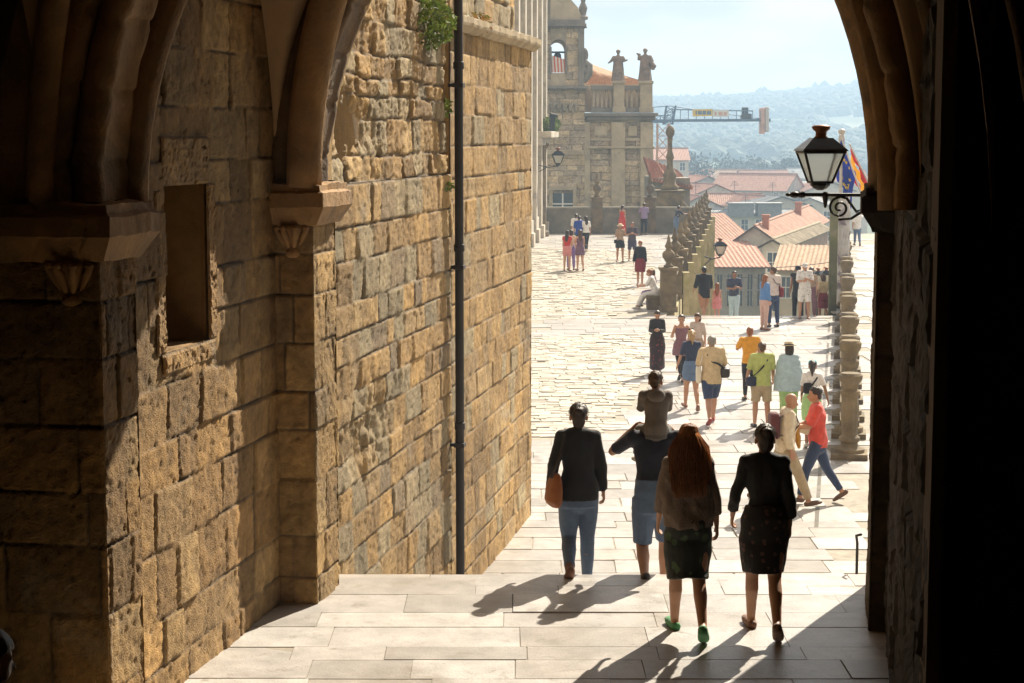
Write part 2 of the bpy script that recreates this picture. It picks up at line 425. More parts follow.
def in_main(x, D): return tun(x, D)[0] < RBX + .1 and tun(x, D)[0] > -9 and not lowc(x, D) and not upc(x, D)
slabs(b, in_main, -4, 11, EDGE_D + STEP_T * (STEP_N - 1) - .05, PIT_D - .75, 0, row=(.45, .85), wid=(.7, 1.6), seed=21, pal=SLAB, jz=.004, gap=.009, jit=.008)
slabs(b, in_main, -4, 11, PIT_D - .4, PIT_D - .01, 0, row=(.38, .39), wid=(1.0, 1.8), seed=22, pal=SLAB, jz=.003)
slabs(b, lambda x, D: x < blx(D) - .85 and not upc(x, D), -3, 12, PIT_D - .0, END_D - .2, 0, row=(.6, 1.0), wid=(.9, 1.9), seed=23, pal=SLAB, jz=.004, gap=.012, jit=.01)
slabs(b, lambda x, D: tun(x, D)[0] > RBX + .25, 5, 18, 30, END_D - 3, 0, row=(.8, 1.2), wid=(1.0, 2.2), seed=24, pal=SLAB, jz=.004, gap=.016)
b.build('plaza_paving', m_slab, kind='structure')
b = MB()
slabs(b, lowc, -4, 6, 32, 52, 0, row=(.2, .34), wid=(.22, .5), seed=31, pal=COB, jz=.007, gap=.012, jit=.026)
slabs(b, upc, -3, 10, 52, 92, 0, row=(.24, .4), wid=(.26, .6), seed=32, pal=COB, jz=.008, gap=.016, jit=.032)
b.build('cobbled_area', m_cob, kind='structure')
# gutter along the right balustrade
b = MB()
for i in range(22): b.box(RBX - .52, RBX - .46, 26 + i * 1.36, 27.34 + i * 1.36, -.02, .004, col=(.1, .085, .06))
b.build('gutter_strip', m_slab, kind='structure')
# stairway descending beyond the platform edge
b = MB()
for i in range(46):
    D0 = PIT_D + i * 1.045; z = -.15 * (i + 1)
    b.prism([cw(blx(D0) + .2, D0, z), cw(rbx(D0) - .1, D0, z), cw(rbx(D0 + 1.05) - .1, D0 + 1.045, z), cw(blx(D0 + 1.05) + .2, D0 + 1.045, z)], (0, 0, 0), (0, 0, -.5), col=random.choice(SLAB))
b.build('lower_stairway', m_slab, kind='structure')
# terrain out to the horizon
def tz(x, D):
    a = -15.5 - 4 * min(1, max(0, (D - 300) / 300))
    t = min(1, max(0, (D - 700) / 1100)); t = t * t * (3 - 2 * t)
    ridge = 46 + 9 * sin(x / 170 + .4) + 6 * sin(x / 71 + 2) + 10 * max(-1, min(1, (x - 380) / 250))
    t2 = math.exp(-((D - 900) / 160) ** 2)
    return a + t * (ridge + 14) + t2 * (5 + 3 * sin(x / 60))
b = MB(); nx, nd = 90, 70; V = []
Ds = [60 + (3200 - 60) * (i / (nd - 1)) ** 2.0 for i in range(nd)]
for D in Ds:
    for j in range(nx):
        x = (j / (nx - 1) - .5) * (400 + D * 1.6) + D * .1; V.append(cw(x, D, tz(x, D)))
b.add(V, [(i * nx + j, i * nx + j + 1, (i + 1) * nx + j + 1, (i + 1) * nx + j) for i in range(nd - 1) for j in range(nx - 1)])
b.build('terrain', mat('terrain_green', (.075, .095, .04), rough=.95, var=.5, scale=.01, stains=[((.2, .19, .1, 1), .012, .55, .62)]), smooth=True, kind='structure')
b = MB()
b.add([(-6000, -6000, -45), (6000, -6000, -45), (6000, 9000, -45), (-6000, 9000, -45)], [(0, 1, 2, 3)]); b.build('low_ground', m_earth, kind='structure')
# even air
b = MB(); b.box(-2600, 2600, -60, 3400, -46, 96); b.build('haze', hz, kind='stuff')

# ================================================================ archway
m_stone = mat('golden_granite', (.33, .25, .14), rough=.85, var=.22, scale=9, bump=1.0, bscale=75, attr=True, stains=[((.1, .08, .055, 1), .55, .6, .82), ((.3, .26, .19, 1), .8, .62, .8)])
m_trim = mat('moulded_granite', (.34, .2, .085), rough=.85, var=.35, scale=3, bump=.7, bscale=30, stains=[((.12, .095, .06, 1), 1.6, .5, .7)])
m_plaster = mat('vault_plaster', (.45, .3, .16), rough=.9, var=.18, scale=2, bump=.25, bscale=15)
m_shade = mat('shaded_stone', (.035, .026, .02), rough=.9, var=.3, scale=3, bump=.5, bscale=20)  # near-black stone: shade painted into the right wall and right impost
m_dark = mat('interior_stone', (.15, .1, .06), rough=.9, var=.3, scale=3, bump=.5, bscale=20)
arch = thing('archway_building', (-4.5, 14.2, LZ), 'dark vaulted stone archway framing the sunny square', 'archway')
PX, QX = -4.23, .29           # inner faces of the left and right piers
SPR = 5.17
rowsT = rows_of(9, .3, .52, 3)
Y2, Y2b, Y1, Y1b = 14.18, 15.3, 9.85, 10.4
# left passage wall with the niche hole
b = MB(); WY0, WY1, WZ0, WZ1 = 11.72, 12.57, 4.15, 5.3
sheet(b, (XL, Y1b - .1, LZ - .1), (0, 1, 0), (0, 0, 1), Y2 - Y1b + .2, 8.2, .022, .018, rowsT, 11, pal=BROWN, prot=.012, groove=.024, gw=.011, rough=.01, warp=.016, holes=[(WY0 - Y1b + .1, WY1 - Y1b + .1, WZ0 - LZ + .1, WZ1 - LZ + .1)])
b.box(XL - .9, XL - .06, Y1b - .2, WY0, -.3, 9.9, col=BROWN[0]); b.box(XL - .9, XL - .06, WY1, Y2 + .2, -.3, 9.9, col=BROWN[0])
b.box(XL - .9, XL - .06, WY0, WY1, -.3, WZ0, col=BROWN[0]); b.box(XL - .9, XL - .06, WY0, WY1, WZ1, 9.9, col=BROWN[0]); b.box(XL - .9, XL - .62, WY0, WY1, WZ0, WZ1, col=BROWN[2])
pw = b.build('passage_wall', m_stone, arch, smooth=True)
b = MB(); wt = .13
for (y0_, y1_, z0_, z1_, off, sd_) in ((WY0 - .03, WY1 + .03, WZ1, WZ1 + .34, .014, 1), (WY0 - .1, WY1 + .1, WZ0 - .15, WZ0, .02, 2), (WY1, WY1 + .17, WZ0, WZ1, .008, 3), (WY0 - .17, WY0, WZ0, WZ1, .008, 4)):
    sheet(b, (XL + off, y0_, z0_), (0, 1, 0), (0, 0, 1), y1_ - y0_, z1_ - z0_, .018, .018, np.array([0, z1_ - z0_]), 300 + sd_, bw=(2.5, 3), pal=BROWN[1:4], prot=.004, groove=.02, gw=.014, rough=.012, edge=(.012, .012, .012, .012))
    b.box(XL - .5, XL - .025, y0_ + .004, y1_ - .004, z0_ + .004, z1_ - .004, col=BROWN[2])
sheet(b, (XL - .56, WY0, WZ0), (0, 1, 0), (0, 0, 1), WY1 - WY0, WZ1 - WZ0, .03, .03, rows_of(WZ1 - WZ0, .25, .4, 5), 310, bw=(.3, .5), pal=BROWN)
niche = b.build('niche_surround', m_stone, pw, world=True)
# nearer left wall (hardly seen) and the room behind the camera
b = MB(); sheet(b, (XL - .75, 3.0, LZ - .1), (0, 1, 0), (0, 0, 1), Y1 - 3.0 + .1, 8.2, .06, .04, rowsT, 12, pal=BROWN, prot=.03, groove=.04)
b.box(XL - 1.7, XL - .81, -12, Y1 + .1, -.3, 9.9, col=BROWN[2]); b.box(XL - .95, XL - .06, Y1 + .1, Y1b - .2, -.3, 9.9, col=BROWN[2]); b.box(-6.4, 4.2, -13, -12, -.3, 10, col=BROWN[2])  # last box: added end wall, closes the open passage to keep light out
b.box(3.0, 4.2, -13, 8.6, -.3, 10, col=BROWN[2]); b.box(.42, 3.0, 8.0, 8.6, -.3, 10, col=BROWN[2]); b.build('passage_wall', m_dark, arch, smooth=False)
# right passage wall
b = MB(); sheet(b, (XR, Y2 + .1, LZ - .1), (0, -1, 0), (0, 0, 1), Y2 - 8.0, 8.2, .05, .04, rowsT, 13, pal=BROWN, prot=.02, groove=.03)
b.box(XR + .06, XR + .9, 8.0, Y2 + .2, -.3, 9.9, col=BROWN[2]); b.build('passage_wall', m_shade, arch)
# piers
def pier(y0, y1, side, pal, seed, hi=True, xo_=None):
    b = MB(); H = SPR - .2 - (LZ - .1); rw = rowsT[rowsT < H - .15]; rw = np.append(rw, H)
    du, dv = (.016, .016) if hi else (.04, .03)
    xi, xo = (PX, xo_ or XL - .05) if side < 0 else (QX, XR + .05); wd = abs(xi - xo)
    kw = dict(pal=pal, prot=.008, groove=.02, rough=.01, gw=.01, warp=.012)
    if side < 0:
        sheet(b, (xo, y0, LZ - .1), (1, 0, 0), (0, 0, 1), wd, H, du, dv, rw, seed, bw=(.3, .6), edge=(0, .008, 0, 0), **kw)
        sheet(b, (xi, y0, LZ - .1), (0, 1, 0), (0, 0, 1), y1 - y0, H, du, dv, rw, seed + 1, bw=(.3, .6), edge=(.008, .008, 0, 0), **kw)
        sheet(b, (xi, y1, LZ - .1), (-1, 0, 0), (0, 0, 1), wd, H, du, dv, rw, seed + 2, bw=(.3, .6), edge=(.008, 0, 0, 0), **kw)
        b.box(xo, xi - .06, y0 + .06, y1 - .06, LZ - .3, SPR - .22, col=pal[0])
    else:
        sheet(b, (xi, y0, LZ - .1), (1, 0, 0), (0, 0, 1), wd, H, du, dv, rw, seed, edge=(.008, 0, 0, 0), **kw)
        sheet(b, (xi, y1, LZ - .1), (0, -1, 0), (0, 0, 1), y1 - y0, H, du, dv, rw, seed + 1, edge=(.008, .008, 0, 0), **kw)
        sheet(b, (xo, y1, LZ - .1), (-1, 0, 0), (0, 0, 1), wd, H, du, dv, rw, seed + 2, edge=(0, .008, 0, 0), **kw)
        b.box(xi + .06, xo + .5, y0 + .06, y1 - .06, LZ - .3, SPR - .22, col=pal[0])
    p = b.build('pier', m_stone, arch, smooth=True)
    # impost: a moulded course wrapped round the pier head
    prof = [(.0, -.24), (.03, -.235), (.05, -.2), (.11, -.1), (.12, -.085), (.12, .03), (.09, .05), (.09, .1), (.0, .11)]
    b = MB(); V = []; nn = len(prof)
    for (d, z) in prof:
        zz = SPR - .02 + z
        if side < 0: V += [(xo + .03, y0 - d, zz), (xi + d, y0 - d, zz), (xi + d, y1 + d, zz), (XL - .02, y1 + d, zz)]
        else: V += [(XR + .02, y1 + d, zz), (xi - d, y1 + d, zz), (xi - d, y0 - d, zz), (XR + .02, y0 - d, zz)]
    # subdivide along for chipped edges
    Vn = []; cnt = 28
    for i in range(nn):
        q = [Vector(p_) for p_ in V[4 * i:4 * i + 4]]
        for sgm in range(3):
            for k in range(cnt): Vn.append(q[sgm].lerp(q[sgm + 1], k / cnt))
        Vn.append(q[3])
    row = 3 * cnt + 1; A = np.array([tuple(v) for v in Vn]); A += (fbm(A * 7, seed, 3)[:, None]) * .022
    Fc = [(i * row + k, i * row + k + 1, (i + 1) * row + k + 1, (i + 1) * row + k) for i in range(nn - 1) for k in range(row - 1)]
    b.add(A, Fc); imp = b.build('impost', m_trim if side < 0 else m_shade, p)
    # carved capital under the impost, on the front face and the inner face
    if side < 0:
        b = MB()
        yc = y0; xc = xi - .18
        b.lathe([(.05, -.52), (.075, -.5), (.075, -.46), (.055, -.44), (.07, -.38), (.11, -.3), (.12, -.25)], (xc, yc + .05, SPR), 14)
        for k in range(6):
            a = -pi - .2 + k * pi / 5 * 1.13; yk = yc + .05
            b.tube([(xc + .07 * cos(a), yk + .07 * sin(a), SPR - .42), (xc + .11 * cos(a), yk + .11 * sin(a), SPR - .34), (xc + .145 * cos(a), yk + .145 * sin(a), SPR - .29)], [.018, .028, .022], 8)
            b.ell((xc + .14 * cos(a), yk + .14 * sin(a), SPR - .275), (.032, .032, .026), 8, 6)
        b.build('capital', m_trim, p, smooth=True)
    return p
SHADED_BROWN = [tuple(c * .85 for c in q) for q in BROWN]  # brown palette darkened to paint shade onto the near left pier
pier(Y1, Y1b, -1, SHADED_BROWN, 41, xo_=-5.35); pier(Y2, Y2b - .45, -1, GOLD, 51); pier(Y2, Y2b, 1, [tuple(c * .25 for c in q) for q in BROWN], 61, False)  # right pier darkened further, its shade is put into the stone colour
# pointed arches
def arch_pts(r_add, n=96, dep=0):
    xa, xb = PX - dep, QX + dep; sp = xb - xa; Rr = sp * .7; P = []
    cxl, cxr = xa + Rr, xb - Rr; ap = math.acos((cxl - (xa + xb) / 2) / Rr)
    for i in range(n + 1):
        t = ap * i / n; P.append((cxl - (Rr + r_add) * cos(t), SPR + .09 + (Rr + r_add) * sin(t)))
    P[-1] = ((xa + xb) / 2, P[-1][1])
    return P + [(xa + xb - x, z) for x, z in P[-2::-1]]
def arch_ring(prof, mi, name):
    # prof: list of (outward offset, y)
    b = MB(); rows = [arch_pts(r) for r, y in prof]; n = len(rows[0]); m = len(prof)
    V = []
    for k in range(n):
        for (r, y), rw in zip(prof, rows): V.append((rw[k][0], y, rw[k][1]))
    A = np.array(V); A += fbm(A * 4, 77, 3)[:, None] * .02 + fbm(A * 14, 78, 3)[:, None] * .012; Q = A.reshape(n, m, 3)
    for k in range(5, n, 10): Q[k, :, 2] += .016; Q[k, :, 0] += -.016 if k < n / 2 else .016; Q[k, :, 1] += .006
    b.add(A, [(k * m + j, (k + 1) * m + j, (k + 1) * m + j + 1, k * m + j + 1) for k in range(n - 1) for j in range(m - 1)])
    return b.build(name, mi, arch, smooth=True)
def roll(cr, cy, rad, a0, a1, n=7): return [(cr - rad * cos(R(a0 + (a1 - a0) * i / n)), cy - rad * sin(R(a0 + (a1 - a0) * i / n))) for i in range(n + 1)]
def ring_profile(y0, y1):
    p = [(.62, y0 - .02)]
    p += roll(.46, y0 + .06, .085, 100, -30) + [(.36, y0 + .0)]
    p += roll(.27, y0 + .07, .085, 110, -30) + [(.17, y0 + .06)]
    p += roll(.09, y0 + .11, .085, 110, -20) + [(.03, y0 + .17), (.03, y1 - .17)]
    p += roll(.09, y1 - .1, .08, 20, -110) + [(.22, y1 - .02), (.62, y1)]
    return p
arch_ring(ring_profile(Y1, Y1b), m_trim, 'arch_rib'); arch_ring(ring_profile(Y2, Y2 + .62), mat('moulded_granite_shaded', (.15, .092, .045), rough=.85, var=.4, scale=3, bump=.8, bscale=30, stains=[((.08, .06, .04, 1), 1.6, .5, .7)]), 'arch_rib')  # outer rib: same granite in a darker copy, shade painted into the colour
# facade above and beside the outer arch
b = MB(); inn = arch_pts(.16); ysA, ysB = Y2 + .5, Y2b
poly = [(-5.4, 0), (inn[0][0] - .02, 0)] + inn + [(inn[-1][0] + .02, 0), (3.4, 0), (3.4, 12), (-5.4, 12)]
b.box(QX + .02, 3.4, Y2b + .01, 15.75, -.3, 12, col=BROWN[2])
nI = len(inn)
def facade_face(y, flip):
    V = [(x, y, z) for x, z in inn] ; Fc = []
    top = [(x, y, 12) for x, z in inn]; V += top
    Fc = [(i, i + 1, nI + i + 1, nI + i) for i in range(nI - 1)]
    b.add(V, [f[::-1] if flip else f for f in Fc], col=GOLD[0])
facade_face(ysA, False); facade_face(ysB, True)
b.add([(x, ysA, z) for x, z in inn] + [(x, ysB, z) for x, z in inn], [(i, nI + i, nI + i + 1, i + 1) for i in range(nI - 1)], col=GOLD[1])
b.box(-5.4, inn[0][0] - .001, ysA, ysB - .45 + .3, -.3, 12, col=GOLD[0]); b.box(inn[-1][0] + .02, 3.4, ysA, ysB, -.3, 12, col=GOLD[0])
b.build('facade_wall', m_stone, arch)
# groin vaults and the roof over them
def vault(y0, y1):
    b = MB(); n = 48; V = []
    def pr(t, span):  # pointed profile height, t in 0..1
        x = min(t, 1 - t) * span; Rr = span * .7; return math.sqrt(max(0, Rr * Rr - (Rr - x) ** 2))
    us = [.5 - .5 * cos(pi * i / n) for i in range(n + 1)]
    for v in us:
        for u in us:
            zx = pr(u, QX - PX + .6); zy = pr(v, y1 - y0) * (QX - PX) / (y1 - y0) * .98
            V.append((XL + (XR - XL) * u, y0 + (y1 - y0) * v, SPR + .1 + max(zx, zy)))
    b.add(V, [(i * (n + 1) + j, (i + 1) * (n + 1) + j, (i + 1) * (n + 1) + j + 1, i * (n + 1) + j + 1) for i in range(n) for j in range(n)])
    b.build('vault', m_plaster, arch, smooth=True)
    # diagonal ribs
    for s in (0, 1):
        path = []
        for i in range(41):
            u = .5 - .5 * cos(pi * i / 40); uu = u
            z = SPR + .06 + max(pr(u, QX - PX + .6), 0)
            inn_ = .07 if y0 > 8 else .34
            path.append((PX - inn_ + (QX - PX + 2 * inn_) * uu, (y0 + .02 + (y1 - y0 - .04) * (uu if s == 0 else 1 - uu)), z))
        b = MB(); b.tube(path, [(.13, .15) if y0 > 8 else (.075, .09)] * len(path), 12, hint=(0, 1, 0), rnd=False); b.build('vault_rib', m_trim, arch, smooth=True)
vault(Y1b, Y2 + .02); vault(5.2, Y1)
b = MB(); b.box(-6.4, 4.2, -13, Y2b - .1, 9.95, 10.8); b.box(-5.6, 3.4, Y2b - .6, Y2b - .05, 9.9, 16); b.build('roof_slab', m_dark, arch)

# ================================================================ outer wall on the left with its drainpipe
ow = thing('stone_wall', (-4.45, 20, 0), 'tall sunlit golden stone wall with a dark drainpipe, left of the square', 'wall')
OX = -4.45; rw1 = rows_of(12.4, .24, .43, 8); rw2 = rows_of(12.4, .26, .42, 18); YM, YE = 20.5, 26.1
b = MB()
sheet(b, (OX, Y2b - .5, -.4), (0, 1, 0), (0, 0, 1), YM - Y2b + .5, 5.6, .03, .018, np.append(rw1[rw1 < 5.3], 5.6), 81, bw=(.3, .75), prot=.012, groove=.026, gw=.013, rough=.011, warp=.016, pal=GOLD + GREY[:3] + [(.25, .18, .1)],
      patches=[(2.0, 3.2, 1.1, .55, .07, (.3, .22, .11))])
sheet(b, (OX - .05, Y2b - .5, 5.2), (0, 1, 0), (0, 0, 1), YM - Y2b + .5, 6.8, .03, .02, rows_of(6.8, .16, .38, 19), 83, bw=(.22, .7), prot=.022, groove=.032, gw=.02, rough=.018, pal=GOLD + GREY, warp=.05,
      patches=[(1.2, .5, 1.4, .35, .12, (.28, .2, .11)), (1.0, 1.7, .9, .5, .07, (.25, .18, .1))])
sheet(b, (OX, YM, -.4), (0, 1, 0), (0, 0, 1), YE - YM, 7.3, .035, .02, np.append(rw2[rw2 < 7.05], 7.3), 82, bw=(.28, .75), prot=.009, groove=.02, gw=.012, rough=.009, warp=.014, pal=GOLD + GREY[:1], edge=(0, .02, 0, 0))
sheet(b, (OX, YE, -.4), (-1, 0, 0), (0, 0, 1), 1.2, 7.3, .04, .03, np.append(rw2[rw2 < 7.05], 7.3), 84, bw=(.3, .6), edge=(.02, 0, 0, 0))
sheet(b, (OX - .25, YM, 6.9), (0, 1, 0), (0, 0, 1), YE - YM - .02, 5.2, .05, .03, rows_of(5.2, .25, .4, 29), 85, bw=(.3, .7), pal=GREY + GOLD[:2])
b.box(OX - 2.5, OX - .1, Y2b - .6, YM, -.6, 12, col=GOLD[0]); b.box(OX - 2.5, OX - .1, YM, YE - .08, -.6, 6.9, col=GOLD[0]); b.box(OX - 2.5, OX - .32, YM, YE - .1, 6.9, 12, col=GOLD[0])
b.box(OX - .3, OX - .015, YM - .03, YM + .06, 5.1, 7.0, col=GOLD[2]); b.box(OX - .4, OX - .06, YM - .03, YM + .06, 7.0, 12, col=GOLD[2])
b.build('masonry', m_stone, ow, smooth=True)
b = MB(); k = 60; prof = [(-.3, .0), (.04, .0), (.12, .07), (.13, .1), (.13, .17), (.0, .2), (-.3, .21)]; V = []
for i in range(k + 1):
    y = YM + .15 + (YE + .1 - YM - .15) * i / k
    V += [(OX + d, y, 6.86 + z) for d, z in prof]
A = np.array(V); A += fbm(A * 5, 5, 3)[:, None] * .02; np_ = len(prof)
b.add(A, [(i * np_ + j, (i + 1) * np_ + j, (i + 1) * np_ + j + 1, i * np_ + j + 1) for i in range(k) for j in range(np_ - 1)] + [tuple(range(np_)), tuple(k * np_ + j for j in range(np_))[::-1]])
b.build('ledge', mat('ledge_granite', (.33, .26, .16), rough=.85, var=.3, scale=4, bump=.6, bscale=25), ow)
m_iron = mat('black_iron', (.012, .012, .013), rough=.45, var=.3, scale=20, bump=.1, bscale=60)
m_pipe = mat('pipe_paint', (.014, .011, .01), rough=.7, var=.5, scale=4)
b = MB(); px_ = OX + .1; b.tube([(px_, YM, -.1), (px_, YM, 11.5)], .052, 14, rnd=False)
for z in (2.2, 4.3, 6.4, 8.6): b.lathe([(.055, 0), (.063, .01), (.063, .08), (.055, .09)], (px_, YM, z), 14)
dp = b.build('drainpipe', m_pipe, ow, smooth=True)
for z in (2.0, 4.1, 6.2, 8.4):
    b = MB(); b.box(OX - .03, px_ + .02, YM - .03, YM + .03, z, z + .04); b.box(px_ - .062, px_ + .062, YM - .062, YM + .062, z - .005, z + .045); b.build('pipe_bracket', m_pipe, dp, bevel=.004)
# ================================================================ balustrades, parapet, lamps, palace, church, town
m_mossy = mat('weathered_granite', (.2, .155, .092), rough=.9, var=.4, scale=2.5, bump=.5, bscale=25, stains=[((.12, .1, .075, 1), 1.3, .45, .65)])
m_lichen = mat('lichen_granite', (.42, .36, .21), rough=.9, var=.35, scale=1.5, bump=.4, bscale=20, stains=[((.3, .29, .1, 1), .9, .5, .65), ((.12, .11, .07, 1), 2.0, .6, .75)])
URN = [(.15, 0), (.16, .05), (.1, .09), (.08, .14), (.13, .22), (.2, .34), (.21, .42), (.17, .5), (.1, .55), (.08, .6), (.12, .64), (.13, .68), (.1, .74), (.06, .84), (.045, .95), (.02, 1.04), (.0, 1.06)]
def square_post(b, c, w, z0, z1, cap=True, rz=0):
    M = Matrix.Translation(c) @ Matrix.Rotation(rz, 4, 'Z'); old = b.T; b.T = M
    b.box(-w / 2 - .04, w / 2 + .04, -w / 2 - .04, w / 2 + .04, z0, z0 + .18); b.box(-w / 2, w / 2, -w / 2, w / 2, z0 + .18, z1 - .1)
    if cap: b.box(-w / 2 - .05, w / 2 + .05, -w / 2 - .05, w / 2 + .05, z1 - .1, z1)
    b.T = old
# left balustrade, running away along the terrace edge
N_B = 11
base = cw(bl0[0], bl0[1], 0)
bal = thing('stone_balustrade', base, 'mossy stone balustrade with a row of urn topped posts along the upper terrace', 'balustrade')
for i in range(N_B):
    D = bl0[1] + (bl1[1] - bl0[1]) * i / (N_B - 1); c = cw(blx(D), D, 0)
    b = MB(); square_post(b, c, .5, -.02, 1.42, rz=YAW)
    # buttress of the retaining wall under the post
    if i: 
        M = Matrix.Translation(c) @ Matrix.Rotation(YAW, 4, 'Z'); b.T = M; b.T = None
    p = b.build('post', m_mossy, bal, bevel=.012)
    if i:
        b = MB(M); b.box(.28, .5, -.22, .22, -.15 * (D - PIT_D) - 1.2, .9); b.build('buttress', m_lichen, p)
    b = MB(); b.lathe(URN, c + Vector((0, 0, 1.42)), 12); b.build('finial', m_mossy, p, smooth=True)
    if i < N_B - 1:
        D2 = bl0[1] + (bl1[1] - bl0[1]) * (i + 1) / (N_B - 1); c2 = cw(blx(D2), D2, 0); d = (c2 - c); n = Vector((d.y, -d.x, 0)).normalized()
        a0 = c + d.normalized() * .26; a1 = c2 - d.normalized() * .26
        b = MB()
        b.prism([a0 + n * .16, a1 + n * .16, a1 - n * .16, a0 - n * .16], (0, 0, .93), (0, 0, 1.08)); b.prism([a0 + n * .14, a1 + n * .14, a1 - n * .14, a0 - n * .14], (0, 0, -.02), (0, 0, .2))
        b.build('rail', m_mossy, bal, bevel=.01)
        for k in range(8):
            q = a0.lerp(a1, (k + .5) / 8); b = MB(); b.lathe([(.06, .2), (.07, .25), (.05, .3), (.085, .45), (.1, .55), (.07, .7), (.045, .8), (.06, .86), (.07, .93)], q, 8); b.build('baluster', m_lichen, bal, smooth=True)
        b = MB(); b.prism([a0 + n * .2, a1 + n * .2, a1 - n * 1.2, a0 - n * 1.2], (0, 0, -.15 * (D - PIT_D) - 1.6), (0, 0, -.03)); b.build('retaining_wall', m_lichen, bal)
# right balustrade of turned stone posts
b_r = thing('stone_balustrade', (RBX, 31.9, 0), 'row of turned and fluted stone posts lining the right edge of the square', 'balustrade')
TURN = [(.22, 0), (.27, .02), (.27, .16), (.2, .2), (.17, .26), (.22, .3), (.22, .36), (.16, .4), (.17, .5), (.19, .75), (.185, .95), (.16, 1.08), (.2, 1.12), (.2, 1.18), (.15, 1.22), (.17, 1.3), (.24, 1.38), (.25, 1.46), (.2, 1.5), (.0, 1.52)]
yy = [31.9, 34.1, 36.3, 38.6, 41.0, 43.6, 46.4, 49.4, 52.6, 56.0, 60, 64.4, 69, 74, 80, 87, 95]
for i, y in enumerate(yy):
    b = MB(); n = 20; V = []; hgt = 1.0 if i == 0 else 1.12 + .1 * (i % 2)
    for r, z in TURN:
        for k in range(n):
            a = 2 * pi * k / n; fl = 1 - (.09 if (k % 2 and .45 < z < 1.0) else 0) + random.uniform(-.015, .015); r_ = r * (.84 if z > .18 else 1); V.append((RBX + r_ * fl * cos(a), y + r_ * fl * sin(a), z * hgt))
    q = len(TURN); b.add(V, [(j * n + k, j * n + (k + 1) % n, (j + 1) * n + (k + 1) % n, (j + 1) * n + k) for j in range(q - 1) for k in range(n)])
    b.box(RBX - .32, RBX + .32, y - .32, y + .32, -.02, .1); p = b.build('post', m_mossy, b_r)
    if i < len(yy) - 1:
        y2 = yy[i + 1]
        b = MB(); b.box(RBX - .12, RBX + .12, y + .28, y2 - .28, -.02, .5); b.box(RBX - .17, RBX + .17, y + .25, y2 - .25, .5, .62); b.build('low_wall', m_mossy, b_r, bevel=.015)
    if y > 57:
        b = MB(); b.box(RBX - .2, RBX + .25, y, (yy[i + 1] if i < len(yy) - 1 else y + 8), -.15 * (y - 50) - 2.5, -.03); b.build('retaining_wall', m_lichen, b_r)
# tall mossy pillar at the head of the lower stairs
c = at(832, 316, 58.0); c.z = -.4
b = MB(); square_post(b, c, .24, 0, 4.1, rz=YAW); pl = b.build('gate_pillar', mat('mossy_pillar', (.13, .13, .07), rough=.9, var=.5, scale=1.2, bump=.5, bscale=18, stains=[((.25, .22, .16, 1), 1.0, .55, .7)]), bevel=.02)
c = at(842, 316, 60.0); c.z = -.4; b = MB(); V = []
for i in range(15):
    for k in range(10): a = k * pi / 5; r_ = .17 + .035 * random.random() + (.04 if i % 4 == 0 else 0); V.append((c.x + r_ * cos(a), c.y + r_ * sin(a), c.z + .29 * i))
b.add(V, [(i * 10 + k, i * 10 + (k + 1) % 10, i * 10 + 10 + (k + 1) % 10, i * 10 + 10 + k) for i in range(14) for k in range(10)] + [tuple(range(140, 150))])
tag(b.build('gate_pillar', mat('flaking_pillar', (.42, .4, .38), rough=.9, var=.3, scale=2, bump=.5, bscale=10, stains=[((.16, .13, .15, 1), 2.2, .5, .6)])), 'pale flaking round pillar beside the mossy one at the lower stairs', 'pillar')
tag(pl, 'tall narrow mossy stone pillar at the head of the lower stairs', 'pillar')
# far parapet with urn posts
pc = cw(blx(END_D) - 6, END_D, 0)
par = thing('parapet_wall', pc, 'low grey parapet wall closing the far end of the square', 'wall')
xw0, xw1 = (545 - 512) / F * END_D - 6, blx(END_D)
b = MB(); P = [cw(xw0, END_D, 0), cw(xw1, END_D, 0), cw(xw1, END_D + .45, 0), cw(xw0, END_D + .45, 0)]
b.prism(P, (0, 0, -9), (0, 0, 1.38)); b.prism([cw(xw0, END_D - .06, 0), cw(xw1, END_D - .06, 0), cw(xw1, END_D + .5, 0), cw(xw0, END_D + .5, 0)], (0, 0, 1.38), (0, 0, 1.52)); b.build('wall', mat('parapet_granite', (.2, .185, .15), rough=.9, var=.35, scale=1.2, bump=.4, bscale=12), par)
for px in (597, 650):
    c = cw((px - 512) / F * END_D, END_D + .2, 0); b = MB(); square_post(b, c, .62, 0, 2.1, rz=YAW); p = b.build('post', m_mossy, par, bevel=.02)
    b = MB(); b.lathe([(r * 1.2, z * 1.3) for r, z in URN], c + Vector((0, 0, 2.1)), 12); b.build('finial', m_mossy, p, smooth=True)
# stone bench by the first post
p0 = ground(656, 309); b = MB(T=Matrix.Translation(p0) @ Matrix.Rotation(YAW, 4, 'Z')); b.box(-.3, .3, -.28, .35, 0, .36); b.box(-.36, .36, -.33, .4, .36, .46)
o = b.build('stone_bench', m_mossy, bevel=.02, world=False); tag(o, 'short stone bench against the first balustrade post', 'bench')

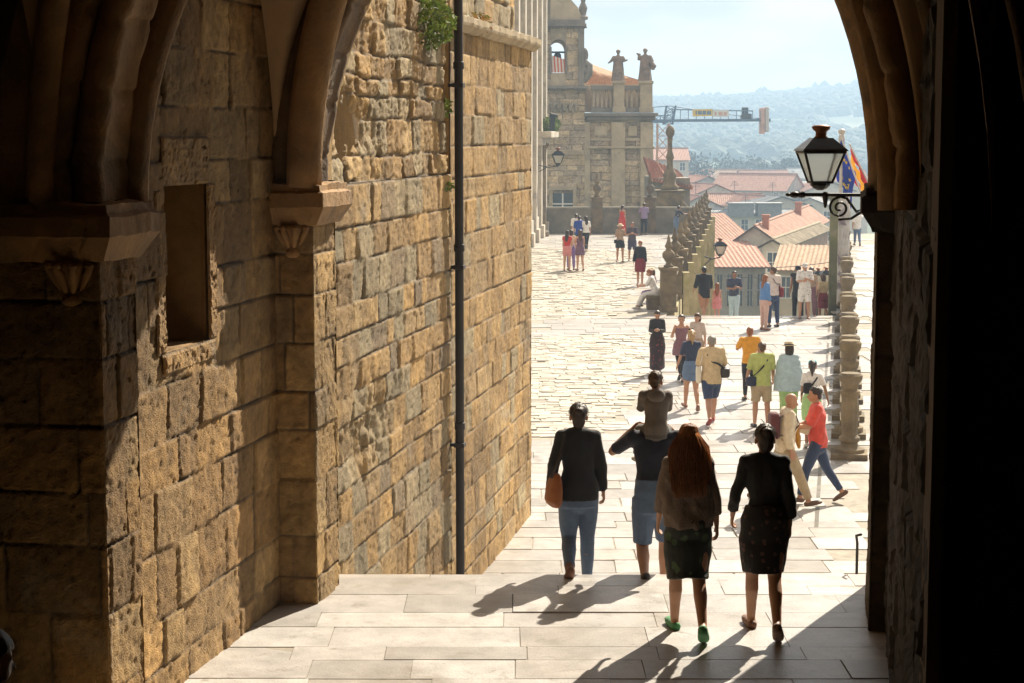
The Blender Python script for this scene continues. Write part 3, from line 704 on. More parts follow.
# ---------------------------------------------------------------- lanterns
m_milk = mat('milky_glass', (.97, .95, .88), rough=.3, var=.03, scale=2)
_p = m_milk.node_tree.nodes['Principled BSDF']; _p.inputs['Transmission Weight'].default_value = .85; _p.inputs['IOR'].default_value = 1.06; _p.inputs['Roughness'].default_value = .45
m_cap = mat('lamp_sheet', (.03, .035, .04), rough=.3, var=.4, scale=5, metal=.6)
m_copper = mat('rusty_copper', (.25, .11, .06), rough=.5, var=.4, scale=12, metal=.5)
def frame_edges(b, pts, r, mi=0):
    for i in range(len(pts)): b.tube([pts[i], pts[(i + 1) % len(pts)]], r, 6, mi=mi)
def lantern(root, c, s, mats=True):
    """four sided lantern, c = bottom centre, s = total height about 0.52 * s"""
    T = Matrix.Translation(c) @ Matrix.Rotation(YAW + R(3), 4, 'Z') @ Matrix.Scale(s, 4)
    h0, h1 = .06, .36; r0, r1 = .1, .2
    def sq(r, z): return [Vector((r * x, r * y, z)) for x, y in ((-1, -1), (1, -1), (1, 1), (-1, 1))]
    A, B = sq(r0, h0), sq(r1, h1)
    fr = MB(T)
    frame_edges(fr, A, .013); frame_edges(fr, B, .016)
    for p, q in zip(A, B): fr.tube([p, q], .013, 6)
    fr.lathe([(.03, -.02), (.07, 0), (.1, .03), (.1, h0)], (0, 0, 0), 8)
    for i in range(4):
        p, q = B[i], B[(i + 1) % 4]
    for p in B: fr.tube([p, p + Vector((0, 0, .035))], [.01, .005], 6)
    f = fr.build('lantern_frame', m_iron, root)
    for i in range(4):
        g = MB(T); p, q, r_, t = A[i], A[(i + 1) % 4], B[(i + 1) % 4], B[i]; n = ((q - p).cross(t - p)).normalized() * .006
        g.prism([p, q, r_, t], n * -1.5, n * -.5); g.build('glass_pane', m_milk, f)
    r = MB(T); C2 = sq(.23, h1 + .01); D2 = sq(.215, h1 + .03); E2 = sq(.115, h1 + .125); F2 = sq(.1, h1 + .14)
    r.add(C2 + D2 + E2 + F2, [(3, 2, 1, 0)] + [(k * 4 + i, k * 4 + (i + 1) % 4, k * 4 + 4 + (i + 1) % 4, k * 4 + 4 + i) for k in range(3) for i in range(4)] + [(12, 13, 14, 15)])
    r.build('lantern_roof', m_cap, f)
    k = MB(T); k.lathe([(.085, h1 + .13), (.055, h1 + .16), (.055, h1 + .2), (.085, h1 + .225), (.095, h1 + .25), (.07, h1 + .265), (0, h1 + .27)], (0, 0, 0), 12); k.build('chimney', m_copper, f, smooth=True)
LD = 15.35
lc = at(820, 190, LD); wallx = Vector((QX + .02, lc.y + .02, lc.z))
lam = thing('wall_lantern', wallx, 'large black wall lantern with milky glass hanging on a scrolled bracket at the arch', 'lantern')
lantern(lam, lc + Vector((0, 0, .015)), .85)
b = MB(); z = lc.z - .04; tip = at(797, 192, LD); d = (wallx - tip); d.z = 0; dn = d.normalized()
def bp(s_, dz): return Vector((tip.x, tip.y, z)) + dn * s_ + Vector((0, 0, dz))
Lb = d.length
b.tube([bp(.0, 0), bp(Lb + .1, 0)], .016, 8); b.ell(bp(-.02, 0), (.045, .03, .028), 10, 8); b.ell(bp(-.075, 0), (.022, .018, .016), 8, 6); b.tube([bp(.03, 0), bp(.05, 0)], .028, 8)
def spiral(cx, cz, r0, turns, st, sgn=1):
    P = []
    for i in range(30):
        t = i / 29; a = st + sgn * turns * 2 * pi * t; r = r0 * (1 - .8 * t); P.append(bp(cx + r * cos(a), cz + r * sin(a)))
    return P
b.tube(spiral(.36, -.11, .095, 1.6, R(60), 1), .011, 6); b.tube(spiral(.66, -.09, .075, 1.5, R(120), -1), .01, 6)
b.tube([bp(.42, -.03), bp(.5, -.14), bp(.58, -.11), bp(.64, -.02)], .012, 6); b.tube([bp(.36, -.21), bp(.46, -.2), bp(.58, -.12)], .012, 6)
b.tube([bp(.24, 0), bp(.24, -.1)], [.03, .012], 8); b.box(QX - .02, QX + .05, lc.y - .06, lc.y + .1, z - .3, z + .1)
b.build('bracket', m_iron, lam)
def small_lamp(px, py, D, s, label, wall_dx=None, post=False):
    c = at(px, py, D); r = thing('street_lamp', c, label, 'lamp'); lantern(r, c, s)
    b = MB()
    if wall_dx is not None:
        b.tube([c + Vector((0, 0, -.05)), c + CR * wall_dx * .5 + Vector((0, 0, -.12)), c + CR * wall_dx + Vector((0, 0, -.02))], .03, 8); b.tube([c + CR * wall_dx + Vector((0, 0, -.35)), c + CR * wall_dx * .6 + Vector((0, 0, -.12))], .022, 8)
        b.build('bracket', m_iron, r)
    if post:
        b.tube([c - Vector((0, 0, post)), c - Vector((0, 0, post - .5)), c], [.07, .05, .04], 10); b.build('lamp_post', m_iron, r)
    return r
small_lamp(720, 256, 72, 1.15, 'small black lantern on a bracket of the terrace retaining wall', wall_dx=-.6)
small_lamp(558, 165, 98, 1.5, 'pale glass lamp on the wall of the grey palace', wall_dx=-1.0)
small_lamp(818, 284, 66, .95, 'lantern of the double lamp beside the stairs, nearer the houses', post=4.2)
small_lamp(826, 284, 65, .98, 'lantern of the double lamp beside the stairs, nearer the mossy pillar', post=4.2)
# handrail by the right pier
h0 = at(856.5, 580, 16.0); h0.z = zstep(16.0)
b = MB(); b.tube([h0, h0 + Vector((0, 0, .38)), h0 + Vector((-.01, -.03, .46)), h0 + Vector((.03, -.07, .48))], .013, 8); b.lathe([(.05, 0), (.05, .012), (.02, .02)], h0, 10)
o = b.build('handrail', m_iron, smooth=True); tag(o, 'short dark iron handrail post at the foot of the right pier', 'handrail')

# ---------------------------------------------------------------- palace on the left
m_pal = mat('palace_granite', (.48, .43, .35), rough=.9, var=.25, scale=1.5, bump=.3, bscale=12, stains=[((.2, .18, .15, 1), .7, .55, .75)])
m_glassd = mat('window_glass', (.06, .08, .1), rough=.12, var=.3, scale=1)
m_white = mat('white_paint', (.72, .7, .66), rough=.6, var=.08, scale=4)
A = ground(526, 246); Bc = ground(541, 233); dirp = (Bc - A).normalized(); nrm = Vector((dirp.y, -dirp.x, 0))
pal = thing('palace_building', A, 'grey granite palace front with pilasters and a planted balcony, left end of the square', 'building')
A0 = A - dirp * 26
def pf(s_, z, out=0): return A0 + dirp * s_ + nrm * out + Vector((0, 0, z))
Lp = (Bc - A0).length
b = MB(); b.prism([pf(0, 0), pf(Lp, 0), pf(Lp, 0, -9), pf(0, 0, -9)], (0, 0, -9), (0, 0, 17)); b.build('wall', m_pal, pal)
b = MB(); b.prism([pf(0, 0, .02), pf(Lp + .1, 0, .02), pf(Lp + .1, 0, .22), pf(0, 0, .22)], (0, 0, -.02), (0, 0, 1.2)); b.build('plinth', m_pal, pal, bevel=.03)
for k in range(7):
    s0 = Lp - 1.0 - k * 4.2
    b = MB(); b.prism([pf(s0, 0, .02), pf(s0 + .9, 0, .02), pf(s0 + .9, 0, .35), pf(s0, 0, .35)], (0, 0, 0), (0, 0, 14)); b.prism([pf(s0 - .1, 0, .02), pf(s0 + 1, 0, .02), pf(s0 + 1, 0, .5), pf(s0 - .1, 0, .5)], (0, 0, 0), (0, 0, .7)); b.build('pilaster', m_pal, pal, bevel=.04)
    for z0, z1 in ((1.6, 4.3), (6.4, 10.0)):
        b = MB(); a, e = s0 - 2.6, s0 - .9
        for (x0, x1, q0, q1) in ((a - .25, a, z0, z1), (e, e + .25, z0, z1), (a - .25, e + .25, z1, z1 + .3), (a - .3, e + .3, z0 - .25, z0)): b.prism([pf(x0, 0, .01), pf(x1, 0, .01), pf(x1, 0, .16), pf(x0, 0, .16)], (0, 0, q0), (0, 0, q1))
        wfr = b.build('window', m_pal, pal); b = MB(); b.prism([pf(a, 0, .01), pf(e, 0, .01), pf(e, 0, .04), pf(a, 0, .04)], (0, 0, z0), (0, 0, z1)); b.build('pane', m_glassd, wfr)
b = MB(); s0 = Lp - 7.2; b.prism([pf(s0, 0, .02), pf(Lp + .3, 0, .02), pf(Lp + .3, 0, 1.0), pf(s0, 0, 1.0)], (0, 0, 5.5), (0, 0, 5.85)); b.prism([pf(s0, 0, .02), pf(Lp, 0, .02), pf(Lp, 0, .5), pf(s0, 0, .5)], (0, 0, 5.1), (0, 0, 5.5))
bl = b.build('balcony', m_pal, pal, bevel=.04)
b = MB()
for k in range(15): b.tube([pf(s0 + .2 + k * .52, 5.85, .92), pf(s0 + .2 + k * .52, 6.8, .92)], .03, 6)
b.tube([pf(s0 + .1, 6.8, .92), pf(Lp + .2, 6.8, .92)], .05, 6); b.build('railing', m_iron, bl)
b = MB(); b.tube([pf(Lp - 2.0, -.1, .14), pf(Lp - 2.0, 17, .14)], .09, 8); b.build('drainpipe', mat('pale_pipe', (.5, .48, .45), rough=.5), pal, smooth=True)
b = MB(); b.tube([pf(Lp - 3.4, -.1, .25), pf(Lp - 3.4, 5.3, .25)], .26, 14, rnd=False); b.lathe([(.42, 0), (.42, .25), (.3, .35)], pf(Lp - 3.4, 0, .25), 14); b.lathe([(.28, 4.9), (.42, 5.1), (.42, 5.2)], pf(Lp - 3.4, 0, .25), 14); b.build('column', m_mossy, pal)

# ---------------------------------------------------------------- leaf clumps
def leaves(b, c, r, n, size, droop=0, seed=1, cols=None):
    q = random.Random(seed)
    for i in range(n):
        while True:
            p = Vector((q.uniform(-1, 1), q.uniform(-1, 1), q.uniform(-1, 1)))
            if p.length < 1: break
        p = Vector((p.x * r[0], p.y * r[1], p.z * r[2] - droop * (p.x ** 2 + p.y ** 2))) + Vector(c)
        u = Vector((q.gauss(0, 1), q.gauss(0, 1), q.gauss(0, 1))).normalized(); v = u.orthogonal().normalized(); w_ = u.cross(v); s = size * q.uniform(.6, 1.3)
        b.add([p - u * s, p + v * s * .45 + w_ * s * .12, p + u * s, p - v * s * .45 + w_ * s * .12], [(0, 1, 2, 3)], col=q.choice(cols) if cols else None)
m_leaf = mat('leaf_green', (.1, .14, .03), rough=.6, var=.4, scale=4, trans=.35, attr=True)
LG = [(.13, .19, .03), (.09, .14, .025), (.18, .22, .05), (.07, .1, .02)]
def wall_plant(px, py, D, r, n, size, label, seed, cols=LG):
    c = at(px, py, D); q = random.Random(seed)
    b = MB(); leaves(b, c, r, n, size, 0, seed, cols); o = b.build('wall_plant', m_leaf)
    b = MB()
    for i in range(5): b.tube([c + Vector((-r[0], 0, -r[2] * .4)), c + Vector((q.uniform(-.5, .8) * r[0], q.uniform(-.8, .8) * r[1], q.uniform(-.7, .8) * r[2]))], [.012, .004], 5)
    b.build('stems', mat('plant_stem', (.12, .1, .04), rough=.8), o, world=False); tag(o, label, 'plant'); return o
wall_plant(428, 22, 20.0, (.3, .55, .3), 1000, .045, 'bushy green plant growing from the wall beside the drainpipe', 3)
wall_plant(446, 108, 20.9, (.08, .1, .1), 70, .035, 'small green tuft on the wall beside the drainpipe, just under the bushy plant', 4)
wall_plant(445, 187, 20.7, (.1, .12, .07), 70, .035, 'straggly little plant beside the drainpipe, lowest on the wall', 5)
wall_plant(478, 24, 22.6, (.16, .5, .14), 300, .035, 'reddish dry weeds growing along the top of the wall ledge', 6, [(.3, .13, .04), (.22, .17, .04), (.14, .17, .03), (.35, .2, .07)])
c = pf(Lp - 2.5, 6.2, .7); b = MB(); leaves(b, c, (.5, 1.3, .5), 320, .14, 0, 9, LG); o = b.build('balcony_plant', m_leaf); tag(o, 'yellow green plants on the balcony of the grey palace', 'plant')

# ---------------------------------------------------------------- church
CD = 138.0; cs = F / CD
m_ch = mat('church_granite', (.46, .38, .26), rough=.9, var=.25, scale=.8, bump=.5, bscale=6, attr=False, stains=[((.2, .175, .14, 1), .35, .5, .72), ((.13, .12, .1, 1), 1.4, .62, .78)])
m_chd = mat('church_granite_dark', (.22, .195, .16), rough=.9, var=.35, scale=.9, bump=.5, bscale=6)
m_tile = mat('roof_tile_tan', (.42, .25, .14), rough=.85, var=.35, scale=2.5, attr=False)
chb = at(600, 135, CD); chb.z = -9
ch = thing('church_building', chb, 'weathered baroque stone church with a bell tower and roof balustrade beyond the parapet', 'church')
def cp(px, py, dd=0.0): p = at(px, py, CD); return p + CF * dd
def cbox(b, x0, x1, y0, y1, d0, d1, mi=0):   # pixel rectangle on the church front, extruded from depth offset d0 to d1
    P = [cp(x0, y1), cp(x1, y1), cp(x1, y0), cp(x0, y0)]; b.prism(P, CF * d0, CF * d1, mi)
def cpoly(b, pts, d0, d1, mi=0): b.prism([cp(x, y) for x, y in pts][::-1], CF * d0, CF * d1, mi)
b = MB(); cbox(b, 536, 652, 113, 262, 0, 14); b.build('wall', m_ch, ch)
b = MB()
for x0, x1 in ((584, 590), (611, 625), (640, 653)): cbox(b, x0, x1, 122, 262, -.4, -.005)
cbox(b, 540, 584, 150, 155, -.62, -.006); cbox(b, 586, 654, 146, 148.5, -.5, -.005); cbox(b, 594, 607, 126, 136, -.24, -.005); cbox(b, 628, 637, 126, 136, -.24, -.005); cbox(b, 590, 611, 138, 141, -.2, -.005); cbox(b, 625, 640, 138, 141, -.2, -.005)
b.build('pilasters', m_ch, ch, bevel=.05)
m_cha = mat('church_ashlar', (.4, .32, .22), rough=.9, var=.2, scale=1.5, bump=.4, bscale=6, attr=True, stains=[((.2, .17, .13, 1), .3, .56, .74)])
CHP = [(.46, .36, .23), (.52, .42, .28), (.42, .34, .24), (.5, .39, .24), (.38, .31, .22)]
def chsheet(x0, x1, y0, y1, off, seed):
    o_ = cp(x0, y1, off); o_.z = cp(x0, y1).z; H_ = cp(x0, y0).z - o_.z; W_ = (x1 - x0) / cs
    b = MB(); sheet(b, o_, tuple(CR), (0, 0, 1), W_, H_, .07, .05, rows_of(H_, .38, .6, seed), seed, bw=(.6, 1.4), prot=.03, groove=.05, gw=.045, rough=.03, pal=CHP, mortar=(.24, .19, .13)); return b
chsheet(584, 652, 122.5, 235, -.1, 5).build('ashlar_front', m_cha, ch); chsheet(536, 584, 90, 235, -.42, 6).build('ashlar_tower_base', m_cha, ch)
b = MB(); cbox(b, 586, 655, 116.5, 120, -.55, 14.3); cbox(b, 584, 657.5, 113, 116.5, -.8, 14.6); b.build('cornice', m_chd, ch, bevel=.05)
# roof balustrade
for x0, x1 in ((613, 624), (639.5, 652)):
    b = MB(); cbox(b, x0, x1, 84, 112.6, -.6, .5); cbox(b, x0 - 1, x1 + 1, 81, 84, -.7, .6); cbox(b, x0 - 1, x1 + 1, 107, 112.6, -.68, -.605); b.build('pedestal', m_ch, ch, bevel=.04)
for x0, x1, n in ((591, 613, 5), (624, 639.5, 3)):
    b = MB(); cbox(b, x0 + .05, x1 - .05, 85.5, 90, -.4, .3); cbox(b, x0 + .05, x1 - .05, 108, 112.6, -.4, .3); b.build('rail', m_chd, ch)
    for k in range(n):
        c = cp(x0 + (x1 - x0) * (k + .5) / n, 108, -.05); hh = 18 / cs; b = MB(); b.lathe([(.13, 0), (.13, .12), (.08, .18), (.15, hh * .35), (.16, hh * .45), (.08, hh * .8), (.12, hh * .88), (.13, hh)], c, 10); b.build('baluster', m_ch, ch, smooth=True)
m_cream_ = mat('church_plaster', (.62, .5, .36), rough=.9, var=.15, scale=.8)
# tiled roof behind, sloping down to the right from the tower
def tiled(b, P00, P10, P11, P01, n, amp, m=3, th=.12):
    """roof plane with tile rolls: P00-P10 eaves, P01-P11 ridge; rolls run eaves to ridge"""
    P00, P10, P11, P01 = [Vector(p) for p in (P00, P10, P11, P01)]; nr = (P10 - P00).cross(P01 - P00).normalized()
    if nr.z < 0: nr = -nr
    V = []; k = n * 4
    for j in range(m + 1):
        for i in range(k + 1):
            u = i / k; v = j / m; p = P00.lerp(P10, u).lerp(P01.lerp(P11, u), v); V.append(p + nr * (amp * cos(2 * pi * i / 4) + amp * .6 * (random.random() - .5)))
    o = len(V); V += [p - nr * th for p in (P00, P10, P11, P01)]
    Fc = [(j * (k + 1) + i, j * (k + 1) + i + 1, (j + 1) * (k + 1) + i + 1, (j + 1) * (k + 1) + i) for j in range(m) for i in range(k)] + [(o + 3, o + 2, o + 1, o)]
    Fc += [tuple([o, o + 1] + list(range(k, -1, -1))), tuple([o + 2, o + 3] + [m * (k + 1) + i for i in range(k + 1)])]
    b.add(V, Fc)
b = MB(); tiled(b, cp(580, 84, 1.2), cp(652, 84, 1.2), cp(600, 62, 10), cp(578, 50, 10), 26, .09); b.build('roof', m_tile, ch)
b = MB(); cpoly(b, [(578, 112), (652, 112), (652, 84), (580, 84)], 1.0, 1.3); b.build('roof_wall', m_cream_, ch)
# bell tower with an arched opening
b = MB(); op = [(550.5, 73), (550.5, 48)] + [(558.2 - 7.7 * cos(R(a)), 48 - 8.5 * sin(R(a))) for a in range(15, 180, 15)] + [(566, 48), (566, 73)]
cbox(b, 538, 550.5, -12, 112.5, -.3, 5); cbox(b, 566, 583, 27, 112.5, -.3, 5); cbox(b, 550.5, 566, 73, 112.5, -.3, 5)
V0 = op[1:-1]
for i in range(len(V0) - 1):
    (xa, ya), (xb, yb) = V0[i], V0[i + 1]; cpoly(b, [(xa, ya), (xb, yb), (xb, 27), (xa, 27)], -.3, 5)
cpoly(b, [(538, 27), (583, 27), (582, 18), (578, 8), (571, 0), (561, -6), (550, -9), (538, -9)], -.3, 5)
b.build('bell_tower', m_ch, ch); chsheet(538, 550.5, 28, 86, -.36, 7).build('ashlar_tower', m_cha, ch); chsheet(566, 578, 28, 86, -.36, 8).build('ashlar_tower', m_cha, ch)
b = MB(); cbox(b, 540, 586, 24, 27, -.8, 5.4); cbox(b, 540, 585, 20, 24, -.55, 5.2); cbox(b, 538, 588, 86, 89, -.8, 5.4); cbox(b, 578, 584, 28, 86, -.6, -.31); cbox(b, 540, 546, 28, 86, -.6, -.31)

for x in range(540, 586, 3): cbox(b, x, x + 1.6, 27, 28.6, -.75, -.31); cbox(b, x, x + 1.6, 89, 90.6, -.78, -.43)
for x in (541, 583): b.lathe([(.35, 0), (.4, .2), (.22, .35), (.3, .7), (.34, .9), (.15, 1.3), (.2, 1.45), (0, 1.7)], cp(x, 19.8, 0), 10)
b.tube([cp(550.5, 73, -.35), cp(550.5, 48, -.35)], .1, 8); b.tube([cp(566, 73, -.35), cp(566, 48, -.35)], .1, 8)
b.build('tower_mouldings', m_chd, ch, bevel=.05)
b = MB(); b.tube([cp(584, 80, -.3), cp(589, 74, -.3), cp(589.5, 66, -.3), cp(585, 62, -.3), cp(582.5, 67, -.3), cp(585, 71, -.3)], .28, 8, hint=CF); b.ell(cp(584.5, 55, 0), (.3, .3, .55), 10, 8); b.build('scroll', m_chd, ch, smooth=True)
b = MB(); bell = cp(558, 56, 1.5); b.lathe([(.42, -.5), (.4, -.4), (.3, -.1), (.27, .15), (.18, .28), (.05, .32)], bell, 14); b.tube([bell + CR * -.65 + Vector((0, 0, .35)), bell + CR * .65 + Vector((0, 0, .35))], .07, 8); b.build('bell', m_iron, ch, smooth=True)
# arched garland relief under the tower and window
b = MB()
for k in range(5):
    x = 549 + k * 6; b.tube([cp(x, 112, -.5), cp(x - 1.5, 107, -.55), cp(x, 103, -.58), cp(x + 2.5, 104, -.55), cp(x + 3, 110, -.5)], .12, 6, hint=CF)
b.build('garland', m_ch, ch, smooth=True)
b = MB()
for x0, x1, y0, y1 in ((549, 552.5, 190, 220), (572.5, 576, 190, 220), (549, 576, 186, 190)): cbox(b, x0, x1, y0, y1, -.7, -.006)
wf = b.build('window', m_ch, ch, bevel=.03); b = MB(); cbox(b, 552.5, 572.5, 193, 220, -.56, -.5); b.build('pane', m_glassd, wf)
b = MB(); cbox(b, 561.8, 563.2, 193, 220, -.64, -.57); cbox(b, 552.5, 572.5, 203, 204.2, -.65, -.565); b.build('frame', m_white, wf)
# striped cloth in the tower opening
m_str = mat('striped_cloth_red', (.62, .13, .06), rough=.8, var=.1); m_str2 = mat('striped_cloth_white', (.75, .72, .66), rough=.8, var=.1)
b = MB()
for k in range(9):
    x = 551 + k * 1.65; z0 = 55 + k * .5; cpoly(b, [(x, 72.6), (x + 1.65, 72.6), (x + 1.65 - 1, z0 + .5), (x - 1, z0)], -.2, -.14, k % 2)
o = b.build('striped_banner', [m_str, m_str2]); tag(o, 'red and white striped banner in the opening of the bell tower', 'banner')
# statues on the pedestals
m_stat = mat('statue_stone', (.24, .18, .14), rough=.9, var=.35, scale=2, bump=.4, bscale=10)
def statue(px, pyf, h, label, seed, flip=1, arm=0):
    c = cp(px, pyf, -.05); k = h / 1.85; T = Matrix.Translation(c) @ Matrix.Rotation(YAW + R(175 * 1), 4, 'Z') @ Matrix.Diagonal((k * 1.4, k * 1.35, k * 1.06, 1)); b = MB(T)
    b.tube([(0, 0, .0), (0, 0, .25), (.02, 0, .7), (0, 0, 1.0), (0, 0, 1.25), (0, 0, 1.5), (0, 0, 1.62)], [(.3, .24), (.29, .23), (.25, .2), (.2, .16), (.24, .17), (.24, .14), (.08, .08)], 16)
    b.tube([(0, 0, 1.6), (0, .01, 1.72)], .065, 10); b.ell((0, .01, 1.84), (.1, .12, .145), 14, 10); b.ell((0, -.02, 1.87), (.115, .13, .13), 12, 8)
    if arm == 0:
        b.tube([(.2, 0, 1.5), (.32, .06, 1.28), (.42, .16, 1.16)], [.1, .085, .06], 10); b.tube([(-.2, 0, 1.5), (-.32, .05, 1.26), (-.4, .18, 1.3)], [.1, .085, .06], 10)
        b.ell((.45, .18, 1.14), (.06, .05, .05)); b.ell((-.43, .2, 1.32), (.06, .05, .05))
    else:
        b.tube([(.22, 0, 1.5), (.3, .05, 1.3), (.3, .18, 1.4), (.3, .2, 1.52)], [.09, .075, .06, .05], 10); b.ell((.3, .2, 1.6), (.07, .06, .08)); b.tube([(.24, .2, 1.62), (.38, .2, 1.66)], .05, 8)
        b.tube([(-.22, 0, 1.5), (-.34, .03, 1.2), (-.3, .16, 1.02)], [.09, .075, .055], 10); b.tube([(-.3, .1, 1.1), (-.4, .12, .9), (-.36, .1, .75)], [.1, .14, .1], 10)
    for q in range(6):
        a = q * 1.05; b.tube([(.2 * cos(a), .15 * sin(a), 1.2), (.25 * cos(a + .3), .2 * sin(a + .3), .6), (.3 * cos(a + .2), .24 * sin(a + .2), .03)], .045, 6)
    me = remesh(b, 'statue', [m_stat], .035, 2, disp=(.02, 6, 3, seed)); o = bpy.data.objects.new('statue', me); COL.objects.link(o); tag(o, label, 'statue')
statue(618, 81, 27 / cs, 'stone saint with both arms outstretched on the church balustrade', 3, arm=0)
statue(645, 81, 28 / cs, 'stone saint with one raised arm on the corner of the church balustrade', 4, arm=1)
# annex with a tiled roof and a finial pillar right of the church
ax = thing('church_annex', at(672, 210, 120), 'dark low stone annex with a red tiled roof right of the church', 'building')
b = MB(); AD = 121
def ap(x, y, dd=0): return at(x, y, AD) + CF * dd
b.prism([ap(652, 262), ap(690, 262), ap(690, 178), ap(652, 178)], CF * 0, CF * 7); b.build('wall', m_chd, ax)
b = MB(); tiled(b, ap(650, 179, -.5), ap(692, 188, -.5), ap(684, 172, 6), ap(650, 158, 6), 14, .1); b.build('roof', mat('roof_tile_red', (.3, .15, .1), rough=.85, var=.35, scale=2.5), ax)
c = at(669.5, 206, 112); fp = thing('finial_pillar', c - Vector((0, 0, 6)), 'tall stone pillar with a slim ball topped finial beside the church annex', 'pillar')
b = MB(); square_post(b, c, 1.7, -8, 1.0, rz=YAW); b.build('pedestal', m_mossy, fp, bevel=.05)
b = MB(); b.lathe([(r_ * .72, z_ * .95) for r_, z_ in ((.75, 0), (.8, .2), (.55, .35), (.5, .7), (.62, .95), (.5, 1.15), (.3, 1.4), (.25, 1.9), (.36, 2.1), (.3, 2.3), (.2, 2.5), (.17, 3.1), (.24, 3.3), (.2, 3.4), (.36, 3.6), (.4, 3.8), (.33, 4.0), (.12, 4.15), (0, 4.2))], c + Vector((0, 0, 1.0)), 14); b.build('finial', m_mossy, fp, smooth=True)
# scrolled buttress right of it
o = MB(); o.prism([at(682, 226, 110), at(702, 226, 110), at(694, 216, 110), at(688, 206, 110), at(682, 200, 110)], CF * 0, CF * 1.2); tag(o.build('stone_buttress', m_mossy, bevel=.1), 'sloping stone buttress at the end of the parapet', 'buttress')
# ================================================================ houses, crane, flags, trees
m_w = [mat('wall_white', (.62, .58, .5), rough=.85, var=.12, scale=1.5, stains=[((.4, .37, .31, 1), .8, .55, .75)]), mat('wall_pinkish', (.42, .27, .2), rough=.85, var=.25, scale=1.2), mat('wall_grey', (.42, .4, .36), rough=.85, var=.15, scale=1.2, stains=[((.25, .23, .2, 1), .7, .55, .75)]), mat('wall_cream', (.6, .5, .36), rough=.85, var=.12, scale=1.2)]
m_r = [mat('tiles_orange', (.37, .19, .12), rough=.85, var=.4, scale=3, stains=[((.33, .24, .16, 1), .6, .52, .75)]), mat('tiles_pinkish', (.4, .21, .145), rough=.85, var=.3, scale=3), mat('tiles_lichen', (.33, .27, .18), rough=.9, var=.35, scale=2), mat('slates_grey', (.2, .21, .22), rough=.7, var=.25, scale=2), mat('tiles_tan', (.4, .26, .16), rough=.85, var=.3, scale=3)]
m_wood = mat('grey_woodwork', (.36, .34, .3), rough=.8, var=.25, scale=3)
m_brick = mat('chimney_brick', (.42, .16, .08), rough=.85, var=.3, scale=6)
